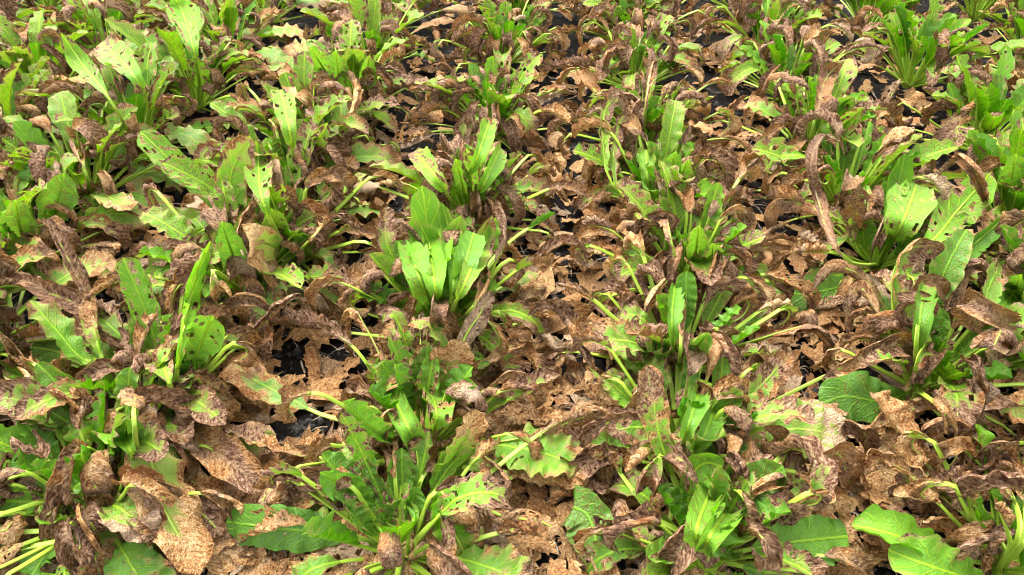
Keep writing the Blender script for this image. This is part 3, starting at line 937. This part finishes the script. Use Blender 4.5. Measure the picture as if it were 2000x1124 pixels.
# right row
H('D0', 'bright', [(1880, 1090, 7), (1805, 1066, 10), (1730, 1040, 11), (1663, 1026, 10)], 9, pf=.42, f=35, lime=.7, spot=.2)
H('D0', 'bright', [(1930, 1135, 5), (1870, 1123, 9), (1800, 1100, 11), (1734, 1074, 10)], 10, pf=.35, f=15, lime=.75, spot=.1)
H('D0', 'hook', [(1950, 1045), (1915, 985), (1870, 958), (1830, 958, 'y'), (1808, 985, 'y'), (1818, 1012, 'y')], 8, el=44, pf=.42, dark=.75, f=55, pnb=-.2, pnt=.4)
H('D0', 'hook', [(1985, 1030), (1973, 950), (1960, 890), (1935, 872, 'y'), (1905, 910, 'y')], 8, el=52, pf=.5, dark=.3, pnb=-.8, pnt=0, plime=.9, pr=.006)
H('D0', 'hook', [(1944, 952), (1890, 882), (1855, 877, 'y'), (1832, 910, 'y'), (1842, 952, 'y')], 8, el=48, pf=.5, dark=.25, f=40, pnb=-.2)
H('D0', 'hook', [(1900, 930), (1884, 868), (1862, 832), (1825, 832, 'y'), (1788, 870, 'y')], 9, el=42, dark=.4, f=40)
for pts in ([(1990, 1040), (1972, 950)], [(1975, 1060), (1945, 985)], [(2000, 1050), (1998, 950)], [(1960, 1070), (1925, 1030)]):
    H('D0', 'stalk', pts, 4, el=58, pf=.8, pr=.0042, pnb=-1.4, pnt=-.5, plime=.7)
for pts in ([(900, 905, 6), (960, 905, 8), (1030, 860, 9)], [(870, 1050, 6), (940, 985, 9), (1030, 900, 10)], [(860, 1000, 7), (900, 1060, 6), (960, 1100, 5)]):
    H('B1' if pts[0][1] == 905 else 'B0', 'stalk', pts, 5, pf=.8, pr=.0045, pnb=-1.4, pnt=-.3, plime=.8)
for pts in ([(1290, 880, 8), (1230, 860, 9), (1170, 800, 10)], [(1270, 930, 7), (1210, 905, 8), (1150, 905, 7)], [(1330, 1040, 8), (1270, 1000, 9), (1180, 880, 10)], [(1440, 880, 8), (1530, 850, 8)], [(1480, 1040, 9), (1560, 985, 11)]):
    H('C1' if pts[0][1] < 1000 else 'C0', 'stalk', pts, 5, pf=.8, pr=.0045, pnb=-1.4, pnt=-.3, plime=.8)
H('D0', 'tan', [(1900, 1060, 4), (1850, 1035, 7), (1795, 1030, 6)], 10, pf=.3, dark=0)
H('D0', 'green', [(1930, 1050), (1905, 990)], 5, f=30, lime=.5, curl=2)
H('D0', 'tan', [(1890, 1010, 6), (1780, 930, 7), (1720, 900, 6), (1690, 930, 4)], 10, pf=.45, dark=.1, pnb=.3)
H('D1', 'flat', [(1773, 768, 3), (1720, 785, 5), (1650, 775, 6), (1600, 792, 4)], 13, pf=.2, f=0, lime=.1, spot=.35, nt=.1)
H('D1', 'tan', [(1850, 800, 9), (1800, 795, 10), (1745, 812, 9), (1695, 842, 6)], 8, pf=.3, dark=.3)
H('D1', 'green', [(1820, 600), (1850, 520), (1888, 448)], 8, el=50, f=10, lime=.15)
H('D1', 'mix', [(1755, 660), (1743, 560), (1757, 505), (1785, 481), (1818, 486, 'y'), (1828, 502, 'y')], 7.5, el=56, pf=.45, f=58, lime=.75, nb=.15, nt=.7, dark=.4, crum=.003, twist=0, pnb=-.5, pnt=-.2)
H('D1', 'hook', [(1792, 650), (1796, 590), (1800, 550), (1832, 562, 'y'), (1852, 605, 'y'), (1830, 640, 'y'), (1800, 645, 'y')], 7, el=60, dark=0, f=40, curl=.7, pf=.42)
H('D1', 'hook', [(1759, 665), (1723, 592), (1690, 545), (1640, 522), (1605, 540, 'y'), (1588, 570, 'y')], 9, el=40, pf=.4, dark=.15, f=30, pnb=-.3, pnt=.2)
H('D1', 'tan', [(1730, 640, 12), (1680, 560, 15), (1655, 590, 11), (1655, 655, 3)], 10, pf=.45, dark=.1, f=0)
H('D1', 'green', [(1775, 700), (1770, 645)], 5.5, f=10, lime=.4)
H('D1', 'green', [(1795, 640), (1805, 556)], 6, f=20, lime=.25, el=64)
H('D1', 'mix', [(1793, 700), (1825, 660), (1876, 648)], 5.5, el=52, f=50)
H('D1', 'hook', [(1787, 740), (1808, 702), (1850, 692, 'y'), (1882, 714, 'y')], 8, el=56, dark=.35, f=50)
H('D1', 'lime', [(1862, 770), (1890, 720), (1935, 668)], 7.5, el=42, f=10)
H('D1', 'hook', [(1850, 590), (1870, 530), (1905, 515, 'y'), (1912, 562, 'y')], 9, el=48, dark=.4, f=20, nb=.8)
H('D1', 'hook', [(1830, 790), (1859, 830), (1850, 790, 14), (1820, 770, 15), (1890, 765, 15)], 5, dark=.3)
H('D2', 'lime', [(1738, 480), (1765, 430), (1791, 360)], 12, f=0, lime=.8, spot=.55, nt=.1, ne=0, nb=0, pf=.3, el=62)
H('D2', 'lime', [(1812, 477), (1869, 413), (1938, 335)], 12.5, f=0, lime=.85, spot=.55, nt=.25, pf=.36, el=50)
H('D2', 'green', [(1730, 440), (1752, 370), (1768, 298)], 10, f=0, lime=.5, spot=.1, el=62)
H('D2', 'green', [(1860, 515), (1900, 480), (1966, 423)], 6, f=35, lime=.25, el=44)
H('D2', 'tan', [(1640, 440, 13), (1580, 405, 15), (1520, 395, 14), (1495, 430, 'y'), (1500, 510, 'y')], 10, pf=.4, dark=.1, f=10, pnb=-.2)
H('D2', 'mix', [(1675, 490), (1665, 440), (1680, 363)], 7, el=62, f=0, nb=.45, nt=.8, dark=.3, lime=.7, crum=.003)
H('D2', 'hook', [(1642, 500), (1598, 390), (1583, 320), (1605, 266), (1640, 275, 'y'), (1646, 302, 'y')], 6, el=52, pf=.42, dark=.6, f=35, curl=1.5, twist=50, sh=(.6, .7))
H('D2', 'flat', [(1640, 560, 4), (1560, 575, 5), (1488, 560, 4)], 11, pf=.3, nt=.3, f=0)
H('D2', 'green', [(1690, 480), (1680, 420)], 8, f=20, lime=.6, spot=.3)
H('D2', 'green', [(1760, 490), (1800, 440)], 9, f=20, lime=.1)
H('D2', 'tan', [(1650, 500, 4), (1600, 480, 5), (1560, 460, 5)], 7, pf=.75, pnb=-.5, pnt=0)
H('D2', 'tan', [(1650, 520, 4), (1600, 510, 5), (1560, 495, 5)], 8, pf=.7, pnb=-.5, pnt=0)
H('D4', 'mix', [(1590, 240), (1615, 150), (1650, 120)], 9, el=55, f=20, nb=.5, nt=.9, dark=.1, lime=.6)
H('D4', 'bright', [(1600, 280), (1640, 210), (1668, 190)], 7, f=10)
H('D4', 'green', [(1570, 290), (1560, 240)], 6, f=10, lime=.1)
H('D4', 'bright', [(1620, 270), (1690, 210)], 9, el=52, f=0, spot=.4)
# right edge
H('E1', 'mix', [(1928, 600), (1951, 515), (1937, 487), (1910, 494, 'y')], 7, el=52, f=50, lime=.5, plime=.9)
H('E1', 'bright', [(1945, 625), (1975, 580), (1996, 535)], 6.5, el=50, f=10)
H('E1', 'hook', [(1950, 620), (1900, 590), (1888, 605, 'y'), (1925, 655, 'y')], 8, el=45, dark=0, f=10)
H('E1', 'hook', [(1960, 690), (1940, 660), (1970, 640), (2000, 690, 'y')], 9, el=45, dark=.4, f=10)
H('E2', 'bright', [(1970, 380), (1985, 300)], 8, f=10)
H('E2', 'hook', [(1940, 440), (1900, 330), (1860, 320), (1830, 350, 'y')], 8, el=40, dark=.25, f=20)
# left row
H('A2', 'bright', [(367, 740), (385, 690), (416, 616)], 9, f=0, lime=.75, spot=.05, pf=.42, sh=(.9, .3))
H('A2', 'lime', [(350, 690), (368, 600), (385, 530), (411, 470)], 7, el=60, pf=.35, f=20, curl=2.2, lime=.95, spot=.2, nt=0, ne=0)
H('A2', 'bright', [(302, 662), (277, 590), (240, 503)], 9, el=56, f=0, lime=.5, spot=.1, pf=.4)
H('A2', 'lime', [(330, 745), (299, 683), (244, 610)], 9, el=55, f=0, nt=.95, np_=1, dark=.8, spot=.7, plime=1, pnt=-.2)
H('A2', 'hook', [(250, 700), (215, 660), (195, 625), (170, 605, 'y'), (185, 585, 'y'), (208, 605, 'y')], 9, el=38, dark=.55, curl=1.2)
H('A2', 'hook', [(250, 690), (160, 600), (100, 575), (48, 548), (28, 560, 'y')], 9, el=32, dark=.5, pf=.35, curl=1.2)
H('A2', 'bright', [(240, 745), (160, 700), (115, 650), (58, 586)], 7.5, el=34, pf=.42, f=35, lime=.5)
H('A2', 'pale', [(325, 845, 14), (299, 880, 16), (299, 925, 15), (322, 1000, 12), (370, 1080, 9), (388, 1125, 7)], 13, pf=.16, f=0, nb=0, nt=.7, ne=.25, lime=.75, dark=-.3, spot=.3, np_=.9, skew=.1)
H('A2', 'tan', [(352, 775, 9), (390, 770, 12), (430, 800, 10), (447, 825, 8)], 10, pf=.25, dark=.3)
H('A2', 'mix', [(380, 840, 9), (420, 880, 10), (470, 920, 9), (520, 957, 6)], 10, pf=.2, nb=.5, nt=.9, dark=.15, curl=1.1, f=0)
H('A2', 'hook', [(420, 669), (456, 598), (492, 583, 'y'), (535, 612, 'y')], 8, el=36, dark=.25, pnb=.8, pf=.5)
H('A2', 'hook', [(463, 676), (520, 625), (580, 580), (592, 605, 'y')], 6, el=30, dark=.8, pnb=.2, pf=.55)
H('A2', 'mix', [(230, 650), (171, 575), (130, 500), (94, 427)], 6, el=40, dark=.75, curl=2, nb=.4, lime=.8, f=10)
H('A2', 'green', [(325, 740), (340, 690)], 6, f=10, lime=.2)
H('A2', 'green', [(350, 760), (345, 710)], 7, f=20, lime=.1)
H('A2', 'pale', [(400, 850, 5), (450, 870, 6), (540, 850, 5)], 9, nt=.5, f=10)
H('A1', 'bright', [(255, 880), (225, 825), (202, 765), (184, 698)], 10, el=54, f=0, lime=.8, spot=.25, pf=.36)
H('A1', 'green', [(165, 830), (135, 775), (72, 710)], 8, el=44, f=0, lime=.2, pf=.36)
H('A1', 'green', [(164, 830), (80, 790), (0, 750)], 9, el=38, f=0, lime=.1, pf=.36)
H('A1', 'hook', [(203, 888, 10), (107, 848, 13), (40, 812, 13), (0, 790, 12)], 7, pf=.45, dark=.75, pnb=-.9, pnt=-.2, plime=1, f=60, twist=0)
H('A1', 'green', [(222, 880), (225, 812)], 5.5, f=60, lime=.5)
H('A1', 'hook', [(262, 820), (265, 755), (255, 700), (226, 690, 'y'), (214, 732, 'y')], 8.5, el=56, pf=.48, dark=.35, f=20, pnb=-.9, pnt=0)
H('A1', 'tan', [(228, 892, 13), (222, 950, 9), (238, 1030, 3)], 9, pf=.1, dark=.35, f=10)
H('A1', 'green', [(250, 870), (245, 820)], 7, f=10, lime=.1)
H('A1', 'tan', [(330, 905, 4), (390, 950, 6), (440, 960, 6)], 9, pf=.25, dark=.1)
H('A0', 'bright', [(150, 960), (96, 925), (30, 878), (-40, 850)], 8, el=38, f=40, lime=.75, pf=.4)
H('A0', 'lime', [(160, 952), (98, 903)], 9, el=46, f=0, spot=.5, nt=.1, ne=0, pf=.38)
H('A0', 'green', [(100, 985, 8), (40, 980, 10), (-20, 978, 9)], 9, pf=.45, f=-10, lime=.4, nt=-.2)
H('A0', 'green', [(160, 1000, 7), (112, 995, 7)], 5, f=0, lime=.4)
H('A0', 'green', [(107, 1034, 7), (0, 1040, 9), (-90, 1050, 9)], 8, pf=.65, plime=.9)
H('A0', 'green', [(160, 1046, 5), (0, 1078, 8), (-90, 1105, 7)], 8, pf=.65, plime=1)
H('A0', 'pale', [(190, 1030, 6), (182, 1070, 6), (196, 1125, 3)], 10, pf=.1, f=0, nb=.2, nt=.7)
H('A0', 'tan', [(170, 1060, 3), (110, 1080, 4), (60, 1100, 3)], 9, pf=.3)
H('A0', 'green', [(150, 1050, 5), (90, 1085, 5), (60, 1130, 4)], 7, pf=.4, lime=.1)
H('A3', 'lime', [(440, 440), (391, 360), (335, 315), (274, 257)], 9, el=42, f=0, spot=.55, nt=.2, pf=.42)
H('A3', 'pale', [(468, 420), (450, 345), (488, 266)], 10, el=54, f=10, lime=.75, nb=.05, nt=.5, pf=.42, ground=None)
H('A3', 'pale', [(430, 470), (380, 430), (318, 428)], 8, el=34, f=10, lime=.7, nt=.5)
H('A3', 'green', [(455, 500), (432, 433)], 8, f=0, lime=.15)
H('A3', 'green', [(500, 540), (508, 505)], 6, f=10, lime=.15)
H('A3', 'hook', [(430, 520), (380, 470), (340, 480, 'y')], 9, el=36, dark=0)
H('A4', 'lime', [(515, 400), (505, 320), (500, 270)], 9, el=55, f=0, spot=.5, nt=.2)
H('A4', 'pale', [(545, 485), (500, 470), (490, 480, 'y'), (545, 560, 'y')], 10, el=45, f=0, nb=.2, nt=1, lime=.5, dark=-.2, pf=.25, ground=None)
H('A4', 'lime', [(550, 470), (530, 408)], 7, f=0, spot=.8, nt=.1)
H('A4', 'hook', [(610, 465), (650, 425), (690, 430, 'y'), (702, 475, 'y')], 7, el=42, dark=.2)
H('A4', 'green', [(540, 440), (530, 340)], 7, el=62, f=10, lime=.1)
H('A5', 'lime', [(575, 330), (565, 250), (547, 176)], 8, f=0, spot=.55, nt=.2, el=60)
H('A5', 'lime', [(600, 330), (625, 270), (640, 240)], 7, f=0, spot=.7)
H('A6', 'lime', [(650, 300), (668, 240), (660, 172)], 8, el=56, f=0, spot=.6, nt=.45, dark=.6)
H('A6', 'hook', [(650, 290), (685, 220), (690, 170), (668, 141), (653, 168, 'y')], 7, el=50, dark=.1, nb=.6, f=50)
H('A7', 'tan', [(640, 215), (598, 190), (553, 136)], 11, el=40, f=0, dark=-.3, pf=.35, ground=None)
H('A7', 'bright', [(665, 165), (655, 98)], 7.5, f=0, lime=.5, spot=.05)
H('A7', 'bright', [(645, 155), (605, 93)], 7.5, f=0, lime=.6, spot=.05)
H('A7', 'bright', [(712, 165), (722, 108)], 8, f=0, lime=.6, spot=.05)
H('A7', 'green', [(690, 170), (690, 105)], 7.5, f=0, lime=.35)
# far left
H('Z5', 'lime', [(385, 150), (378, 95), (355, 20), (337, -10)], 12.5, el=62, f=0, spot=.35, nt=.25, nb=0, ne=.1, lime=.85)
H('Z5', 'lime', [(390, 170), (385, 112)], 9, f=0, spot=.4, nt=.3)
H('Z5', 'pale', [(400, 180), (425, 145)], 8, el=60, f=0, nt=.2, ground=None)
H('Z4', 'lime', [(290, 215), (263, 150), (198, 83)], 10.5, el=55, f=10, spot=.3, nt=.5, nb=.05, lime=.75)
H('Z4', 'lime', [(213, 192), (160, 125), (119, 64)], 8.5, el=46, f=0, spot=.55, nt=.1)
H('Z2', 'green', [(100, 440), (112, 390), (126, 338)], 11, el=58, f=0, lime=.25, spot=.5)
H('Z2', 'green', [(40, 450), (30, 390)], 9, f=0, lime=.6, spot=.5)
H('Z3', 'hook', [(165, 330), (140, 280), (100, 270)], 9, el=45, dark=.2, f=10, nb=.4, lime=.6)

# ---- the leaves that fill each plant out ----
for k, p in PLANTS.items():
    row, i = k[0], int(k[1:])
    far = p.c[1] > 2.0
    if k in ('B0', 'B1', 'B2', 'C0', 'C1', 'C2', 'D0', 'D1', 'D2', 'A0', 'A1', 'A2'):
        p.many(green=6, bright=2, size=.72)
        p.many(hook=10, tan=5, mix=7, pale=2, stalk=12, size=.87)
    elif i >= len(ROWS[row]):
        p.many(green=4, bright=3, lime=3, mix=3, hook=8, tan=8)
    elif row in 'XYZ':
        p.many(green=5, bright=2, size=.85)
        p.many(lime=7, mix=9, hook=11, tan=8, pale=7, stalk=6)
    elif row == 'A':
        p.many(green=6, bright=4, size=.8)
        p.many(lime=5, mix=7, hook=14, tan=10, pale=2, stalk=10)
    elif row in 'BC':
        p.many(green=8, bright=5, size=.74)
        p.many(mix=8, hook=18, tan=14, lime=3, stalk=13, size=.92)
    elif row == 'D':
        p.many(green=6, bright=6, size=.85)
        p.many(lime=3, mix=6, hook=15, tan=12, pale=1, stalk=10)
    else:
        p.many(green=10, bright=10, lime=5, mix=6, hook=8, tan=6, stalk=6)

# ---- dead leaves lying loose between the rows ----
for i in range(150):
    loose_leaf(U(-60, 2060), U(60, 1140), 'tan')
for i in range(95):
    loose_leaf(U(0, 2000), U(-60, 260), 'tan')
for i in range(50):
    loose_leaf(U(930, 1240), U(240, 1000), 'tan')

print('leaves', sum(p.n for p in PLANTS.values()), 'tris', N_TRI)

# ------------------------------------------------------------------ small debris and crumbs of soil
def scatter_field(name, n, make, mat):
    vs, fs, k = [], [], 0
    for i in range(n):
        px, py = U(-80, 2080), U(-60, 1180)
        c = at(px, py, 0.0)
        v, f = make()
        vs.append(v + np.array([c[0], c[1], -0.008]))
        fs.append(f + k)
        k += len(v)
    o = link(name, make_mesh(name, np.vstack(vs), np.vstack(fs), mat))
    o['kind'] = 'stuff'
    return o


def chaff():
    """a curved dry fibre or strip of leaf"""
    L_, w_, a = U(0.015, 0.07), U(0.0006, 0.0022), U(0, 6.28)
    b = U(-1.2, 1.2)
    v = []
    x = y = 0.0
    z0, dz = U(0.002, 0.012), U(0, 0.012)
    for i in range(5):
        aa = a + b * (i / 4 - .5)
        d, s_ = np.array([math.cos(aa), math.sin(aa)]), np.array([-math.sin(aa), math.cos(aa)])
        z = z0 + dz * math.sin(i / 4 * 3.14)
        for sg, up in ((-1, 0), (0, 0.5), (1, 0)):
            v.append([x + s_[0] * w_ * sg, y + s_[1] * w_ * sg, z + up * w_])
        x += d[0] * L_ / 4
        y += d[1] * L_ / 4
    return np.array(v), grid_quads(5, 3)


def litter():
    """scraps of broken dead leaf that carpet the soil"""
    vs, fs, lm, lc, la, ln, k = [], [], [], [], [], [], 0
    g = grid_quads(6, 5)
    ii, jj = np.meshgrid(np.linspace(-1, 1, 6), np.linspace(-1, 1, 5), indexing='ij')
    for i in range(3800):
        c = at(U(-380, 2450), U(-80, 1180), 0.0)
        a, b = U(0.018, 0.05), U(0.012, 0.03)
        rag = 1 + 0.25 * rng.normal(0, 1, ii.shape) * np.maximum(np.abs(ii), np.abs(jj)) ** 3
        sq = 1 - 0.25 * ii ** 2 * jj ** 2
        x, y = ii * a * rag * sq, jj * b * rag * sq
        cu = U(-8, 14)
        z = cu * y ** 2 + U(-6, 8) * x ** 2 + wrinkle(x, y, 0.005, 0.025) + x * U(-.4, .4) + y * U(-.4, .4)
        z = z - z.min() + U(-0.012, 0.008)
        az = U(0, 6.28)
        X, Y = x * math.cos(az) - y * math.sin(az), x * math.sin(az) + y * math.cos(az)
        vs.append(np.stack([X + c[0], Y + c[1], z], -1).reshape(-1, 3))
        fs.append(g + k)
        n = ii.size
        k += n
        sd_ = U(0, 50)
        o1 = np.ones(n)
        lm.append(np.stack([x.ravel() + 0.03, y.ravel(), o1 * sd_], 1))
        lc.append(np.stack([o1 * 0.5, y.ravel() * 8 + .5, o1 * 0.03], 1))
        la.append(np.stack([o1 * 1.2, o1 * .5, o1 * U(-0.6, 0.4), o1 * 0], 1))
        ln.append(np.stack([o1 * U(.3, .7), o1 * .5, o1 * U(0, 1)], 1))
    me = make_mesh('leaf_litter', np.vstack(vs), np.vstack(fs), M_LEAF, {'lc': ('FLOAT_VECTOR', np.vstack(lc)), 'lm': ('FLOAT_VECTOR', np.vstack(lm)),
                   'ln': ('FLOAT_VECTOR', np.vstack(ln)), 'la': ('FLOAT_COLOR', np.vstack(la))})
    o = link('leaf_litter', me)
    o['kind'] = 'stuff'
    o['label'] = 'broken brown scraps of dead leaf carpeting the soil'
    o['category'] = 'leaf litter'


litter()


def crumb():
    r_ = 0.002 + 0.012 * U(0, 1) ** 3
    t = np.array([[1, 0, 0], [0, 1, 0], [-1, 0, 0], [0, -1, 0]], float) + rng.normal(0, 0.25, (4, 3))
    bt = t * 0.8 * r_ + [0, 0, -0.2 * r_]
    tp = t * 0.55 * r_ + [0, 0, 0.7 * r_]
    v = np.vstack([bt, tp])
    f = np.array([[0, 1, 5, 4], [1, 2, 6, 5], [2, 3, 7, 6], [3, 0, 4, 7], [4, 5, 6, 7]])
    return v, f


o = scatter_field('dry_plant_debris', 2600, chaff, M_CHAFF)
o['label'] = 'pale dry fibres and leaf scraps strewn on the black soil'
o['category'] = 'plant debris'
o = scatter_field('soil_crumbs', 11000, crumb, M_CRUMB)
o['label'] = 'small dark crumbs of moist soil between the plants'
o['category'] = 'soil'

# ------------------------------------------------------------------ labels
ORD = ['nearest', 'second', 'third', 'fourth', 'fifth', 'sixth', 'seventh', 'eighth', 'ninth', 'tenth', 'eleventh', 'twelfth']
ROWNAME = dict(A='lower left row', B='row left of centre', C='row right of centre', D='lower right row',
               Z='left edge row', Y='upper left corner row', E='right edge row', F='upper right corner row', X='outer upper left row', G='outer upper right row')
LOOK = {
    'A0': 'beet plant with flat glossy leaves over the edge', 'A1': 'beet with broad upright bright green leaf', 'A2': 'beet with folded lime leaf and large bleached one',
    'B0': 'beet with one large glossy leaf lying leftward', 'B1': 'beet with big arching mottled leaf', 'B2': 'beet with tall bright lime heart leaves',
    'B3': 'beet with slim pointed lime leaves', 'C0': 'beet with big glossy leaf spread rightward', 'C1': 'beet with long brown arching stalks',
    'C2': 'beet with drooping brown leaves round dark heart', 'C3': 'beet with pale upright heart leaves', 'D0': 'beet with two light green leaves lying leftward',
    'D1': 'beet under several hooked brown leaves', 'D2': 'large beet with broad spotted lime leaves', 'D4': 'beet behind tall brown hooked leaf',
    'Z5': 'beet with very tall lime leaf', 'Z4': 'beet with two slanting spotted leaves', 'A3': 'beet with long slanting lime leaf', 'A4': 'beet with lacy lime leaf and draped bleached one',
    'A7': 'beet with fresh green heart and golden dead leaf',
}


def look_of(p):
    k = p.kinds
    g, dead = k.get('green', 0) + k.get('bright', 0), k.get('hook', 0) + k.get('tan', 0)
    if k.get('lime', 0) + k.get('pale', 0) >= 8:
        return 'spotted yellow green beet with bleached outer leaves'
    if g >= 14:
        return 'leafy mostly green beet'
    if dead > 2.2 * g:
        return 'mostly withered beet with small green heart'
    return 'beet with green heart and brown outer leaves'


for key, p in PLANTS.items():
    row, i = key[0], int(key[1:])
    p.o['label'] = f"{LOOK.get(key) or look_of(p)}, {ORD[i]} in {ROWNAME[row]}"
    p.o['category'] = 'beet plant'
    p.o['group'] = 'sugar beet plants in rows'

bpy.context.view_layer.update()
for ob, dk, px, py in LOOSE:
    loc = np.array(ob.location)
    key, p = min(PLANTS.items(), key=lambda kv: np.hypot(*(kv[1].c - loc)[:2]))
    dx, dy = (loc - p.c)[:2]
    side = ('left of' if dx < 0 else 'right of') if abs(dx) > abs(dy) else ('behind' if dy > 0 else 'in front of')
    dims = ob.dimensions
    size = 'small' if max(dims[0], dims[1]) < 0.12 else 'large' if max(dims[0], dims[1]) > 0.165 else 'middling'
    form = 'arched' if dims[2] > 0.085 else 'flat' if dims[2] < 0.055 else 'crumpled'
    tone = 'pale tan' if dk < -.1 else 'brown' if dk < .3 else 'purplish'
    ob['label'] = f'{size} {tone} {form} dead leaf {side} {ORD[int(key[1:])]} beet in {ROWNAME[key[0]]}'
    ob['category'] = 'dead leaf'
    ob['group'] = 'dead leaves lying loose between the rows'

# ------------------------------------------------------------------ the rows go on just outside the frame
SIDE = dict(left=[(-340, 1050), (-319, 560), (-511, 720), (-170, 200), (-355, 320), (-470, 890)],
            right=[(2526, 1080), (2269, 760), (2400, 930), (2353, 420), (2500, 560), (2313, 150), (2480, 280)])
for side, spots in SIDE.items():
    for i, (px, py) in enumerate(spots):
        p = Plant(px, py)
        p.lod = 2
        p.many(green=5, bright=4, lime=3, mix=4, hook=7, tan=8, stalk=5)
        p.o['label'] = f'{look_of(p)}, {ORD[i]} of those just outside the {side} edge'
        p.o['category'] = 'beet plant'
        p.o['group'] = 'sugar beet plants in rows'
